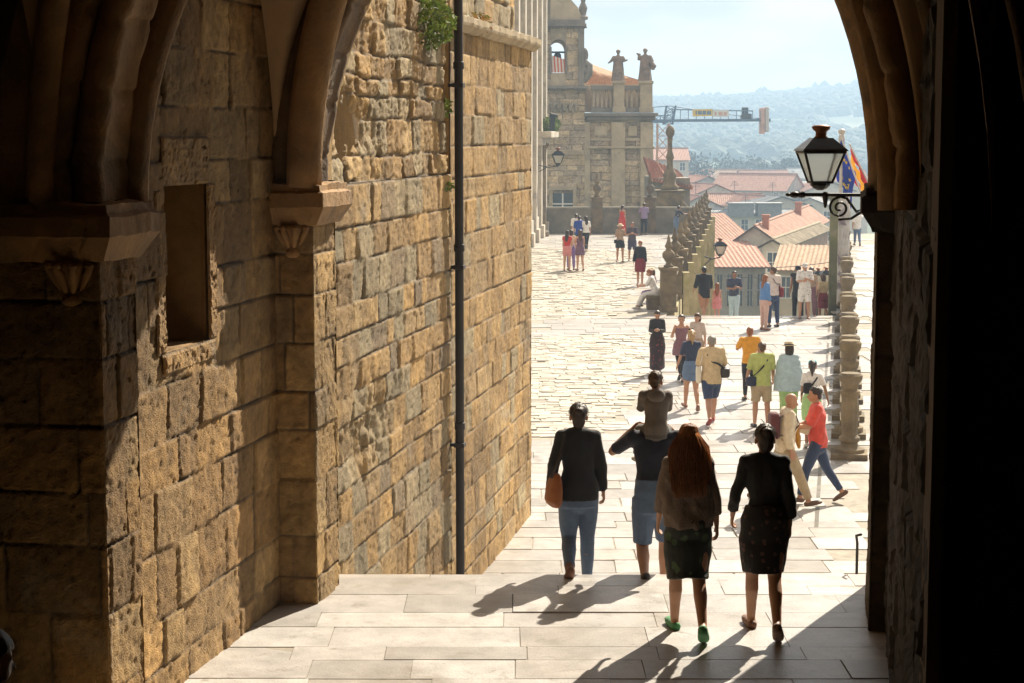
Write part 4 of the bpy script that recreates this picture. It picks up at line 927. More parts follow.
def house(px, py_e, D, w, dpt, hw, rise, rot, ridge, wm, rm, label, cols=4, storeys=1, chim=None, shed=False, side=None, name='house', win=True, gal=False):
    """px, py_e: picture position of the middle of the near eaves; w width, dpt depth, hw wall height, rise of the ridge"""
    c = at(px, py_e, D); hw = max(hw, c.z + 16 + (6 if D > 300 else 0))
    h = thing(name, Vector((c.x, c.y, c.z - hw)), label, 'house', 'houses of the town below the square')
    T = Matrix.Translation(c) @ Matrix.Rotation(YAW + R(rot), 4, 'Z')
    b = MB(T); b.box(-w / 2, w / 2, 0, dpt, -hw, 0)
    if shed: b.add([(-w / 2, 0, 0), (w / 2, 0, 0), (w / 2, dpt, 0), (-w / 2, dpt, 0), (-w / 2, dpt, rise), (w / 2, dpt, rise)], [(0, 4, 3), (1, 2, 5), (3, 4, 5, 2)])
    elif ridge == 'x': b.add([(-w / 2, 0, 0), (-w / 2, dpt, 0), (-w / 2, dpt / 2, rise), (w / 2, 0, 0), (w / 2, dpt, 0), (w / 2, dpt / 2, rise)], [(0, 2, 1), (3, 4, 5)])
    else: b.add([(-w / 2, 0, 0), (w / 2, 0, 0), (0, 0, rise), (-w / 2, dpt, 0), (w / 2, dpt, 0), (0, dpt, rise)], [(0, 1, 2), (3, 5, 4)])
    b.build('wall', m_w[wm], h)
    if side is not None:
        b = MB(T); b.box(w / 2 + .002, w / 2 + .06, .1, dpt - .1, -hw, -.05); b.build('side_wall', m_w[side], h)
    o = .35; r = MB(T); n = max(6, int((w if ridge == 'x' else dpt) / .26)); n = min(n, 90); am = .032
    k = rise / (dpt if shed else (dpt / 2 if ridge == 'x' else w / 2))
    if shed: tiled(r, (-w / 2 - o, -o, -o * k + .1), (w / 2 + o, -o, -o * k + .1), (w / 2 + o, dpt + .05, rise + .1), (-w / 2 - o, dpt + .05, rise + .1), n, am)
    elif ridge == 'x':
        tiled(r, (-w / 2 - o, -o, -o * k + .1), (w / 2 + o, -o, -o * k + .1), (w / 2 + o, dpt / 2, rise + .1), (-w / 2 - o, dpt / 2, rise + .1), n, am)
        tiled(r, (w / 2 + o, dpt + o, -o * k + .1), (-w / 2 - o, dpt + o, -o * k + .1), (-w / 2 - o, dpt / 2, rise + .1), (w / 2 + o, dpt / 2, rise + .1), n, am)
        r.tube([(-w / 2 - o, dpt / 2, rise + .14), (w / 2 + o, dpt / 2, rise + .14)], .11, 6)
    else:
        tiled(r, (-w / 2 - o, dpt + o, -o * k + .1), (-w / 2 - o, -o, -o * k + .1), (0, -o, rise + .1), (0, dpt + o, rise + .1), n, am)
        tiled(r, (w / 2 + o, -o, -o * k + .1), (w / 2 + o, dpt + o, -o * k + .1), (0, dpt + o, rise + .1), (0, -o, rise + .1), n, am)
        r.tube([(0, -o, rise + .14), (0, dpt + o, rise + .14)], .11, 6)
    rf = r.build('roof', m_r[rm], h)
    if chim:
        for (cx, cy, chh, cw_) in chim:
            cb = MB(T); cb.box(cx - cw_ / 2, cx + cw_ / 2, cy - cw_ / 2, cy + cw_ / 2, -.2, rise + chh - .15); cb.box(cx - cw_ / 2 - .07, cx + cw_ / 2 + .07, cy - cw_ / 2 - .07, cy + cw_ / 2 + .07, rise + chh - .15, rise + chh)
            cb.build('chimney', m_brick, rf)
    if win:
        for s_ in range(storeys):
            for i in range(cols):
                x = -w / 2 + w * (i + .5) / cols; ww = min(.9, w / cols * .5); zt = -.5 - s_ * 2.9; zb = zt - (2.2 if gal else 1.4)
                f = MB(T)
                for (a0, a1, q0, q1) in ((x - ww / 2 - .1, x - ww / 2, zb - .08, zt + .1), (x + ww / 2, x + ww / 2 + .1, zb - .08, zt + .1), (x - ww / 2, x + ww / 2, zt, zt + .1), (x - ww / 2, x + ww / 2, zb - .08, zb)): f.box(a0, a1, -.06, -.002, q0, q1)
                f.box(x - .03, x + .03, -.05, -.022, zb, zt); f.box(x - ww / 2, x - .03, -.05, -.022, (zb + zt) / 2 - .03, (zb + zt) / 2 + .03); f.box(x + .03, x + ww / 2, -.05, -.022, (zb + zt) / 2 - .03, (zb + zt) / 2 + .03)
                fo = f.build('window', m_white if not gal else m_wood, h); g = MB(T); g.box(x - ww / 2, x + ww / 2, -.02, -.003, zb, zt); g.build('pane', m_glassd, fo)
            # windows on the right flank
            if dpt > 5 and not gal:
                for i in range(2):
                    y = dpt * (i + .5) / 2.2; zt = -.6 - s_ * 2.9; zb = zt - 1.3
                    f = MB(T)
                    for (a0, a1, q0, q1) in ((y - .55, y - .45, zb - .08, zt + .1), (y + .45, y + .55, zb - .08, zt + .1), (y - .45, y + .45, zt, zt + .1), (y - .45, y + .45, zb - .08, zb)):
                        f.box(-w / 2 - .06, -w / 2 - .002, a0, a1, q0, q1)
                    fo = f.build('window', m_white, h); g = MB(T); g.box(-w / 2 - .02, -w / 2 - .003, y - .45, y + .45, zb, zt); g.build('pane', m_glassd, fo)
    return h, T
# near cluster under the stairs
house(740, 267, 124, 3.5, 6, 9, 1.0, 2, 'x', 2, 1, 'low grey boarded house with a pinkish roof at the foot of the stairs', cols=5, storeys=2, shed=True, gal=True)
house(773, 246, 132, 1.5, 26, 9, .4, -17, 'y', 0, 2, 'narrow white gabled house with a lichen grey roof and pinkish side wall', cols=1, storeys=2, side=1)
house(803, 270, 122, 3.4, 5, 9, 1.3, -14, 'x', 3, 4, 'cream house with a tan tiled lean-to roof beside the double lamp', cols=3, storeys=2, shed=True)
house(755, 243, 150, 3.9, 44, 9, 1.35, -15, 'y', 0, 0, 'long white house with a broad orange roof and a brick chimney', cols=3, storeys=2, chim=[(.5, 3.0, .9, .55), (.4, 30, 1.0, .6)])
house(727, 251, 146, 4.0, 5, 9, .6, 3, 'x', 0, 1, 'small white house with a low pink roof behind the grey boarded house', cols=3, storeys=1, shed=True)
house(731, 239, 166, 3.3, 9, 9, 1.9, 10, 'x', 0, 0, 'white house with a small bright red roof just right of the stone balustrade', cols=2, storeys=2, shed=True)
# middle distance
house(752, 216, 245, 12, 9, 9, .6, 4, 'x', 0, 3, 'long white flat topped house with two dark attic windows', cols=6, storeys=2)
for px in (742, 770):
    c = at(px, 211, 244); b = MB(Matrix.Translation(c) @ Matrix.Rotation(YAW, 4, 'Z')); b.box(-1.6, 1.6, 0, 3, -.8, .9); b.box(-1.8, 1.8, -.15, 3.2, .9, 1.08); f = b.build('roof_dormer', m_r[3]); tag(f, 'dark boxy dormer on the long white house, ' + ('left of the two' if px == 742 else 'right of the two'), 'dormer')
house(716, 199, 285, 11, 9, 9, 2.2, 20, 'y', 2, 1, 'grey gabled house with a faded pink roof behind the balustrade', cols=3, storeys=2)
house(782, 206, 262, 8.5, 9, 9, 1.3, 10, 'y', 2, 3, 'grey house with a slate gable among the middle roofs', cols=3, storeys=2)
house(810, 208, 266, 7.5, 9, 9, 1.4, -14, 'y', 0, 3, 'white house with a slate roof partly behind the hanging lantern', cols=3, storeys=2)
house(708, 190, 330, 12, 10, 10, 2.4, 18, 'y', 0, 1, 'large white gabled house with a pale pink roof on the left of the valley', cols=4, storeys=2)
house(748, 190, 320, 14, 10, 10, 2.7, -28, 'x', 2, 1, 'big grey house with a broad rosy roof in the middle of the valley', cols=4, storeys=2)
house(795, 187, 335, 13, 10, 10, .9, -4, 'x', 2, 3, 'wide grey flat building on the right of the valley', cols=6, storeys=2)
house(830, 191, 320, 9, 9, 10, 1.6, 8, 'y', 0, 1, 'white gabled house with a pink roof behind the flagpoles', cols=3, storeys=2)
house(700, 207, 250, 6, 6, 9, 1.4, 6, 'y', 0, 1, 'small white house with a pink roof peeping over the stone balustrade', cols=2, storeys=2)
house(764, 206, 268, 6, 7, 9, 1.4, 25, 'y', 0, 1, 'small white house with a low pink gable in front of the big grey house', cols=2, storeys=2)
house(733, 205, 272, 8, 7, 9, 1.5, -10, 'x', 3, 0, 'cream house with a red roof just above the long white house', cols=3, storeys=2)
house(664, 160, 330, 9, 10, 12, 2, 0, 'x', 0, 1, 'pale tall house beside the church annex finial', cols=4, storeys=3)
for i, (px, py, D, rot, wm, rm, lab) in enumerate([(690, 183, 420, 10, 0, 1, 'distant white cottage with a pink roof at the far left of the valley'), (722, 180, 440, -20, 2, 4, 'distant grey cottage with a tan roof below the crane jib'), (770, 181, 430, 15, 0, 1, 'distant white cottage with a pink roof in the valley centre'), (812, 178, 450, -8, 2, 3, 'distant grey cottage with a slate roof left of the lantern'), (843, 181, 420, 5, 3, 1, 'distant cream cottage with a pink roof far right in the valley')]):
    house(px, py, D, 12, 9, 10, 2.4, rot, 'x', wm, rm, lab, cols=3, storeys=1)

# ---------------------------------------------------------------- crane
KD = 260; ks = F / KD
m_steel = mat('crane_blue_grey', (.07, .13, .22), rough=.5, var=.2); m_or = mat('crane_orange', (.5, .24, .1), rough=.5, var=.2); m_yel = mat('sign_yellow', (.75, .5, .03), rough=.5, var=.08); m_blk = mat('counterweight_red', (.62, .36, .27), rough=.8, var=.25, scale=.6); m_conc = mat('counterweight_pale', (.55, .5, .46), rough=.8, var=.15)
def kp(px, py, dd=0): return at(px, py, KD) + CF * dd
kb = kp(663, 300); kb.z = tz(0, KD)
cr = thing('tower_crane', kb, 'tower crane with a grey counter jib, yellow sign and red ballast above the town', 'crane')
def lattice(b, p, q, wd, n, r, up, sd_):
    up = Vector(up) * wd; sd_ = Vector(sd_) * wd; c = [p + (up + sd_) * .5, p + (up - sd_) * .5, p - (up + sd_) * .5, p - (up - sd_) * .5]; d = q - p
    for x in c: b.tube([x, x + d], r, 6)
    for i in range(n):
        for k in range(4):
            a, e = c[k] + d * (i / n), c[(k + 1) % 4] + d * ((i + 1) / n); b.tube([a, e], r * .6, 4); b.tube([a, c[(k + 1) % 4] + d * (i / n)], r * .6, 4)
base_z = kb.z - 1; top = kp(663, 124)
b = MB(); q = top.copy(); lattice(b, Vector((top.x, top.y, base_z)), top, 1.6, 14, .1, CF, CR); b.build('mast', m_or, cr)
b = MB(); lattice(b, kp(668, 124), kp(671, 106), 1.3, 3, .1, CF, CR); b.tube([kp(671, 106), kp(641, 108), kp(620, 119)], .06, 5); b.tube([kp(671, 106), kp(690, 109), kp(762, 119)], .06, 5); b.build('tower_head', m_steel, cr)
b = MB(); b.prism([kp(560, 122.5), kp(770, 121.5), kp(770, 118.8), kp(560, 119.8)], CF * -.7, CF * .7)
for x in range(672, 768, 8): b.tube([kp(x, 120, -.6), kp(x, 109.5 + (x - 672) * .02, -.6)], .05, 4)
b.tube([kp(672, 109.5, -.6), kp(752, 111, -.6)], .09, 6); b.build('counter_jib', m_steel, cr)
b = MB(); lattice(b, kp(560, 119), kp(668, 119), 1.0, 14, .07, (0, 0, 1), CF); b.build('jib', m_steel, cr)
b = MB(); b.prism([kp(692, 116.5), kp(712, 116), kp(712, 109), kp(692, 109.5)], CF * -.9, CF * -.78); b.build('sign', m_yel, cr)
b = MB()
for i, wd in enumerate((1.2, 2.0, 1.6, 2.2, 1.4, 2.0, 1.8)): x = 695 + i * 2.25; b.prism([kp(x, 114.6), kp(x + wd, 114.6), kp(x + wd, 111), kp(x, 111)], CF * -.94, CF * -.91)
b.build('sign_letters', m_steel, cr)
b = MB(); b.prism([kp(712.5, 117), kp(728, 117), kp(728, 110), kp(712.5, 110)], CF * -.9, CF * -.78); b.build('sign', m_white, cr)
b = MB()
for x, wd in ((714, 1.5), (718, 4), (723, 3)): b.prism([kp(x, 115.5), kp(x + wd, 115.5), kp(x + wd, 112), kp(x, 112)], CF * -.94, CF * -.91)
b.build('sign_letters', m_blk, cr)
b = MB(); b.prism([kp(741, 119), kp(751, 119), kp(751, 114), kp(745, 113), kp(741, 115)], CF * -.8, CF * .8); b.lathe([(.5, -.5), (.5, .5)], kp(745, 111, 0), 10); b.build('winch', m_iron, cr)
for k, (x0, x1, y0, y1) in enumerate(((760, 764, 108, 134), (764.4, 768, 107, 132))):
    b = MB(); b.prism([kp(x0, y1), kp(x1, y1), kp(x1, y0), kp(x0, y0)], CF * -1.1, CF * 1.1); b.build('counterweight', m_blk if k == 0 else m_conc, cr, bevel=.1)

# ---------------------------------------------------------------- flags
m_pole = mat('flag_pole', (.5, .45, .38), rough=.45, var=.15)
m_blue = mat('flag_blue', (.02, .06, .42), rough=.75, var=.1, trans=.4); m_star = mat('flag_gold', (.85, .62, .03), rough=.7, var=.05, trans=.3); m_red = mat('flag_red', (.62, .03, .02), rough=.75, var=.1, trans=.4); m_gold = mat('flag_yellow', (.85, .55, .02), rough=.75, var=.08, trans=.4)
FD = 62.0; fs = F / FD
def cloth(b, corner, du, dv, nu, nv, mi, amp, ph):
    """cloth hanging in folds: du along the fly, dv down the hoist"""
    n = du.cross(dv).normalized(); V = []
    for j in range(nv + 1):
        for i in range(nu + 1):
            u, v = i / nu, j / nv; V.append(corner + du * u + dv * v + n * (amp * sin(9 * u + 3 * v + ph) * (u * .9 + .1) + amp * .5 * sin(17 * u - 5 * v)) + Vector((0, 0, -.12 * u * u)))
    V2 = [p + n * .004 for p in V]; m = len(V)
    b.add(V + V2, [(j * (nu + 1) + i, j * (nu + 1) + i + 1, (j + 1) * (nu + 1) + i + 1, (j + 1) * (nu + 1) + i) for j in range(nv) for i in range(nu)] + [(m + j * (nu + 1) + i, m + (j + 1) * (nu + 1) + i, m + (j + 1) * (nu + 1) + i + 1, m + j * (nu + 1) + i + 1) for j in range(nv) for i in range(nu)], mi)
    return V
# upright pole, and two slanting poles leaning away from the balustrade pier
g = at(838, 318, FD); g.z = -.6
fp = MB(); tp = at(838.5, 134, FD); fp.tube([g, Vector((g.x, g.y, tp.z))], [.07, .05], 10); fp.ell(Vector((g.x, g.y, tp.z + .08)), (.13, .13, .1)); fp.lathe([(.09, -.3), (.12, -.2), (.08, 0)], Vector((g.x, g.y, tp.z)), 10)
o = fp.build('flagpole', m_pole, smooth=True); tag(o, 'pale upright flagpole with a ball top beside the mossy pillar', 'flagpole')
p0, p1 = at(841.5, 138, FD - .3), at(858.5, 186, FD - .3); dn = p1 - p0
ef = thing('blue_flag', p0, 'blue flag with a ring of gold stars hanging from its slanting pole', 'flag')
b = MB(); du = at(835, 172, FD + .5) - p0; V = cloth(b, p0, dn * .86, du * .98, 14, 12, 0, .1, 1); b.build('cloth', m_blue, ef, smooth=True)
b = MB(); nrm_ = dn.cross(du).normalized()
for k in range(12):
    a = 2 * pi * k / 12; u, v = .5 + .26 * cos(a), .5 + .3 * sin(a); i, j = int(u * 14), int(v * 12); p = V[j * 15 + i]
    for sgn in (-1, 1):
        c = p + nrm_ * .012 * sgn; st = []; e1 = dn.normalized(); e2 = nrm_.cross(e1)
        for q in range(10): r_ = .085 if q % 2 == 0 else .035; st.append(c + e1 * (r_ * cos(q * pi / 5)) + e2 * (r_ * sin(q * pi / 5)))
        b.prism(st, nrm_ * -.003, nrm_ * .003)
b.build('stars', m_star, ef)
b = MB(); b.tube([p0 - dn * .06, p1 + dn * .2], .03, 8); b.build('pole', m_pole, ef)
p0, p1 = at(851, 147, FD + .6), at(872, 190, FD + .6); dn = p1 - p0
sf = thing('striped_flag', p0, 'red and yellow striped flag hanging from a slanting pole close to the dark arch', 'flag')
du = (at(852, 176, FD + 1.4) - p0)
for k, (a0, a1, m_) in enumerate(((0, .25, m_red), (.25, .75, m_gold), (.75, 1, m_red))):
    b = MB(); cloth(b, p0 + du * a0, dn * .9, du * (a1 - a0), 12, 5, 0, .07, 2); b.build('stripe', m_, sf, smooth=True)
b = MB(); b.tube([p0 - dn * .06, p1 + dn * .25], .03, 8); b.build('pole', m_pole, sf)

# ---------------------------------------------------------------- trees and far wood
m_far = mat('far_foliage', (.045, .06, .025), rough=.9, var=.45, scale=.05, attr=True); m_bark = mat('bark', (.09, .07, .05), rough=.95, var=.3, scale=3, bump=.5)
FG = [(.034, .05, .018), (.024, .036, .014), (.046, .06, .022), (.02, .03, .012)]
def tree(x, D, h, rad, label, seed, n=520, kind='round', zb=None):
    q = random.Random(seed); c = cw(x, D, tz(x, D) if zb is None else zb)
    t = thing('leafy_tree', c, label, 'tree', 'trees in the valley'); b = MB(); k = h
    b.tube([c, c + Vector((q.uniform(-.02, .02) * k, 0, k * .45)), c + Vector((q.uniform(-.04, .04) * k, 0, k * .8))], [k * .03, k * .02, k * .008], 8)
    for i in range(6):
        a = q.uniform(0, 6.3); z = q.uniform(.35, .7) * k; b.tube([c + Vector((0, 0, z)), c + Vector((cos(a) * rad * .6, sin(a) * rad * .6, z + .2 * k))], [k * .012, k * .004], 5)
    b.build('trunk', m_bark, t); b = MB()
    for i in range(9):
        a = q.uniform(0, 6.3); rr = q.uniform(.1, .7) * rad; z = q.uniform(.4, .9) * k; s_ = rad * q.uniform(.35, .6)
        col = q.choice(FG); leaves(b, c + Vector((cos(a) * rr, sin(a) * rr, z)), (s_, s_, s_ * .75), n // 9, h * .05, 0, seed * 31 + i, [col, tuple(v * 1.25 for v in col), tuple(v * .8 for v in col)])
    b.build('crown', m_far, t)
LAB = ['big dark round tree left of the valley under the crane', 'broad tree beside the big dark round tree, a little farther off', 'rounded tree in the valley centre above the rosy roof', 'tall loose tree in the middle of the valley', 'slim tree right of the valley centre behind the roofs', 'spreading tree left of the hanging lantern', 'bushy tree just behind the hanging lantern', 'dark tree at the right edge of the valley by the flags', 'small tree between the white roofs far left', 'low tree on the slope above the grey building']
for i, (px, D, h, rad) in enumerate([(694, 470, 15, 8), (716, 520, 14, 9), (742, 560, 13, 8), (764, 540, 15, 7), (786, 520, 16, 5), (798, 480, 19, 7), (822, 500, 20, 8), (846, 470, 17, 8), (706, 420, 9, 5), (806, 620, 11, 9)]):
    x = (px - 512) / F * D; zt_ = CAMZ + (135 - (152 + (i % 3) * 5)) / F * D
    tree(x, D, h, rad, LAB[i], i + 3, zb=zt_ - h)
# distant woods: one mass of crowns over the far hills
b = MB(); q = random.Random(5)
V = []; Fc = []; C = []
def crown(c, w_, h_, col):
    n = len(V)
    for (z, r_) in ((-.3, .6), (.15, 1), (.55, .9), (.85, .55)):
        for k in range(6): a = k * 1.047 + q.random() * .5; rr = r_ * q.uniform(.7, 1.2); V.append((c.x + cos(a) * rr * w_, c.y + sin(a) * rr * w_, c.z + z * h_ * q.uniform(.9, 1.1)))
    V.append((c.x, c.y, c.z + h_ * 1.05))
    for j in range(3):
        for k in range(6): Fc.append((n + j * 6 + k, n + j * 6 + (k + 1) % 6, n + j * 6 + 6 + (k + 1) % 6, n + j * 6 + 6 + k))
    for k in range(6): Fc.append((n + 18 + k, n + 18 + (k + 1) % 6, n + 24))
    C.extend([col] * 25)
for i in range(5200):
    D = 650 + 1250 * q.random() ** .8; x = (q.uniform(60, 440) if q.random() < .85 else q.uniform(-300, 700)) * D / 1800 * 1.0
    x = (q.uniform(600, 900) - 512) / F * D if q.random() < .8 else (q.uniform(300, 1300) - 512) / F * D
    if fbm(np.array([[x / 90, D / 120, 3.0]]), 4, 2)[0] < -.12 and D < 1500: continue
    h_ = q.uniform(6, 10); crown(cw(x, D, tz(x, D) - 1), q.uniform(4.5, 9), h_, q.choice(FG))
for i in range(420):   # ridge line trees with an uneven outline
    D = q.uniform(1760, 1830); x = (600 + 300 * i / 420 - 512) / F * D
    crown(cw(x, D, tz(x, D) - 1), q.uniform(3, 8), q.uniform(6, 10) * (1.5 if q.random() < .1 else 1), q.choice(FG))
b.add(np.array(V), Fc, 0, np.array(C)); b.build('far_woods', m_far, smooth=False, kind='stuff')

# overhead wires between the low houses, and roof aerials
for k, (a, c_, lab) in enumerate((((700, 266, 118), (832, 262, 112), 'thin overhead wire crossing in front of the low houses, upper of two'), ((702, 273, 117), (831, 275, 112), 'thin overhead wire crossing in front of the low houses, lower of two'))):
    p, q_ = at(*a), at(*c_); b = MB(); b.tube([p.lerp(q_, t / 12) - Vector((0, 0, .25 * (1 - (t / 6 - 1) ** 2))) for t in range(13)], .022, 5); tag(b.build('overhead_wire', m_iron), lab, 'wire')
for o in [o for o in COL.objects if o.name.startswith('house') and o.parent is None][6:22:2]:
    rf = [c for c in o.children if c.name.startswith('roof')]
    if not rf: continue
    bb = [Vector(c) for c in rf[0].bound_box]; ctr = sum(bb, Vector()) / 8; tz_ = max(c.z for c in bb)
    b = MB(); c0 = Vector((ctr.x, ctr.y, tz_ - .4)); b.tube([c0, c0 + Vector((0, 0, 2.2))], .035, 5)
    for i in range(4): w_ = .7 - i * .12; b.tube([c0 + CR * -w_ + Vector((0, 0, 1.5 + i * .2)), c0 + CR * w_ + Vector((0, 0, 1.5 + i * .2))], .02, 4)
    b.build('aerial', m_iron, rf[0], world=False)
# ================================================================ people
SKIN = {'tan': mat('skin_tan', (.42, .22, .13), rough=.5, var=.1, scale=9), 'fair': mat('skin_fair', (.52, .3, .2), rough=.5, var=.1, scale=9), 'brown': mat('skin_brown', (.3, .15, .085), rough=.5, var=.1, scale=9)}
m_eye = mat('eye_dark', (.02, .015, .012), rough=.3); m_lip = mat('lip', (.36, .12, .09), rough=.5)
def cl(name, col, **k):
    a = dict(rough=.85, var=.16, scale=14, bump=.35, bscale=140, sheen=.15); a.update(k); return mat('cloth_' + name, col, **a)
def hairm(name, col, **k): return mat('hair_' + name, col, rough=.45, var=.4, scale=30, bump=.4, bscale=90, stretch=(1, 1, .12), **k)
H_DK = hairm('dark_brown', (.03, .017, .01)); H_BR = hairm('brown', (.08, .04, .018)); H_AU = hairm('auburn', (.42, .17, .045), trans=.45); H_BL = hairm('blonde', (.35, .22, .09)); H_GR = hairm('grey', (.22, .2, .17)); H_BK = hairm('black', (.012, .01, .009)); H_RD = hairm('reddish', (.24, .085, .03))
shoe_dark = cl('shoe_dark', (.03, .025, .022), rough=.5); shoe_brown = cl('shoe_brown', (.12, .06, .03), rough=.5); shoe_white = cl('shoe_pale', (.5, .47, .42)); shoe_red = cl('shoe_reddish', (.3, .06, .05)); shoe_green = cl('shoe_green', (.08, .3, .12), spots=((.6, .5, .05, 1), 40, .35)); sandal = cl('sandal_leather', (.2, .09, .05), rough=.6)

LEGR = [(0, .092), (.12, .09), (.3, .078), (.5, .056), (.56, .054), (.68, .056), (.82, .045), (1, .036)]
def lerp_r(t, tab):
    for (a, ra), (b, rb) in zip(tab, tab[1:]):
        if t <= b: return ra + (rb - ra) * (t - a) / (b - a)
    return tab[-1][1]
def along(P, t):
    # P three points, t 0..1 with the middle one at .5
    return P[0].lerp(P[1], t * 2) if t < .5 else P[1].lerp(P[2], t * 2 - 1)

class Pose: pass
def pose_of(d):
    p = dict(L=(0, 3, 3, 0), Rr=(0, 3, 3, 0), aL=(3, 8, 12, 0), aR=(3, 8, 12, 0), lean=2, hy=0, hp=0, twist=0); p.update(d); return p
WALK1 = dict(L=(22, 6, -2, -12), Rr=(-16, 22, -2, 28), aL=(-18, 9, 14, 0), aR=(20, 9, 24, 0), lean=3)
WALK2 = dict(Rr=(22, 6, -2, -12), L=(-16, 22, -2, 28), aR=(-18, 9, 14, 0), aL=(20, 9, 24, 0), lean=3)
STEP1 = dict(L=(12, 8, -1, 0), Rr=(-10, 14, -1, 14), aL=(-10, 9, 14, 0), aR=(12, 9, 20, 0), lean=2)
STEP2 = dict(Rr=(12, 8, -1, 0), L=(-10, 14, -1, 14), aR=(-10, 9, 14, 0), aL=(12, 9, 20, 0), lean=2)
STAND = dict(L=(4, 6, 4, 0), Rr=(-2, 2, 4, 0), aL=(4, 8, 15, 0), aR=(0, 8, 12, 0))
SIT = dict(L=(88, 80, 6, 0), Rr=(84, 74, 6, 0), aL=(30, 6, 50, 20), aR=(28, 6, 55, 20), lean=14)

def person(label, pos, face, h, sex, pose, outfit, hair, skin='tan', vox=.013, seat=None, group=None, name='person', fat=1.0, hsc=1.0):
    """face: heading counter-clockwise from walking straight away from the viewer, in degrees"""
    k = h / 1.72; p = pose_of(pose); f = sex == 'f'
    hipw = .088; shw = (.15 if f else .182) * (1 + (fat - 1) * .4)
    LEN = (.43, .41)
    J = {}
    for key, sx in (('L', -1), ('Rr', 1)):
        fl, kn, ab, toe = [R(v) for v in p[key]]
        hip = Vector((sx * hipw, 0, -.03)); d1 = Vector((sx * sin(ab), sin(fl) * cos(ab), -cos(fl) * cos(ab))); kneep = hip + d1 * LEN[0]
        a2 = fl - kn; d2 = Vector((sx * sin(ab) * .4, sin(a2), -cos(a2))).normalized(); ank = kneep + d2 * LEN[1]
        fd = Vector((sx * .16, cos(toe), -sin(toe))).normalized(); dn = Vector((0, -sin(toe), -cos(toe)))
        J[key] = dict(leg=[hip, kneep, ank], heel=ank - fd * .05 + dn * .055, ball=ank + fd * .11 + dn * .062, toe=ank + fd * .17 + dn * .064, fd=fd, dn=dn)
    low = min(min(J[q][s].z for s in ('heel', 'ball', 'toe')) for q in ('L', 'Rr')) - .022
    oz = -low if seat is None else seat / k + .1
    def up(v, off=0): # lean the upper body about the pelvis
        v = Vector(v); a = R(p['lean']) * min(1, max(0, v.z / .2)); y, z = v.y, v.z
        v = Vector((v.x, y * cos(a) + z * sin(a), -y * sin(a) + z * cos(a))); t = R(p['twist']) * min(1, max(0, v.z / .4)); return Vector((v.x * cos(t) - v.y * sin(t), v.x * sin(t) + v.y * cos(t), v.z))
    for key, sx in (('aL', -1), ('aR', 1)):
        fl, ab, el, inn = [R(v) for v in p[key]]
        sh = up((sx * shw, -.01, .49)); d1 = Vector((sx * sin(ab), cos(ab) * sin(fl), -cos(ab) * cos(fl))); elb = sh + d1 * .285
        d2 = Vector((sx * sin(ab * .6 - inn), cos(inn) * sin(fl + el), -cos(fl + el) * cos(inn))).normalized(); wr = elb + d2 * .25
        J[key] = dict(arm=[sh, elb, wr], d=d2)
    hb = up((0, -.005, .50)); nk = up((0, .012, .6)); hy, hp = R(p['hy']), R(p['hp'])
    HM = Matrix.Translation(nk) @ Matrix.Rotation(hy, 4, 'Z') @ Matrix.Rotation(-hp - R(p['lean']) * .4, 4, 'X') @ Matrix.Scale(hsc, 4)
    def hd(x, y, z): return HM @ Vector((x, y, z))
    BASE = Matrix.Translation((0, 0, oz * k)) @ Matrix.Scale(k, 4)
    # torso sections (z, half width, half depth, y)
    if f: TS = [(-.12, .11, .085, -.01), (-.05, .165, .115, -.015), (.03, .168, .118, -.012), (.1, .14, .1, -.004), (.19, .118, .088, 0), (.28, .13, .1, .008), (.36, .145, .112, .014), (.43, .15, .095, 0), (.49, .13, .075, -.008), (.53, .07, .06, -.008)]
    else: TS = [(-.12, .11, .085, -.005), (-.05, .155, .112, -.01), (.03, .155, .115, -.008), (.1, .147, .108, 0), (.19, .14, .1, 0), (.28, .155, .108, .004), (.36, .17, .115, .006), (.43, .172, .1, 0), (.49, .145, .078, -.008), (.53, .07, .062, -.008)]
    if fat != 1: TS = [(z, a * fat, b * (fat ** 1.6), y + (fat - 1) * .08) for z, a, b, y in TS]
    # ---- body
    b = MB(BASE)
    b.tube([up((0, y, z)) for z, a, d, y in TS], [(a, d) for z, a, d, y in TS], 18)
    nr = .05 if f else .058
    b.tube([hb + Vector((0, 0, -.04)), hb.lerp(nk, .5), nk + Vector((0, 0, .03))], [nr * 1.15, nr, nr], 12)
    hs = 1.0
    def hell(c, r, n=14, m=10): b.ell(hd(*c), r, n, m, HM.to_3x3().to_4x4())
    hell((0, -.005, .105), (.075, .095, .088)); hell((0, .022, .045), (.06, .07, .075)); hell((0, .06, .0), (.03, .03, .024)); hell((0, .045, .02), (.05, .05, .035))
    b.tube([hd(0, .088, .075), hd(0, .106, .05), hd(0, .108, .038)], [.008, .013, .015], 8)
    for sx in (-1, 1): hell((sx * .077, -.008, .06), (.011, .022, .032), 10, 8); hell((sx * .03, .078, .082), (.022, .012, .009), 8, 6)
    for key, sx in (('L', -1), ('Rr', 1)):
        q = J[key]; lg = q['leg']; ts = [0, .12, .3, .5, .56, .68, .82, 1]
        pts = [along(lg, t) + Vector((0, -.012 if .6 < t < .8 else 0, 0)) for t in ts]
        b.tube(pts, [lerp_r(t, LEGR) * (1.04 if f and t < .4 else 1) * (1 + (fat - 1) * .5) for t in ts], 14)
        b.tube([q['leg'][2], q['leg'][2].lerp(q['heel'], .6)], [.036, .034], 10)
        b.tube([q['heel'] - q['dn'] * .012, q['ball'] - q['dn'] * .006, q['toe'] - q['dn'] * .002], [(.034, .03), (.044, .028), (.034, .018)], 12)
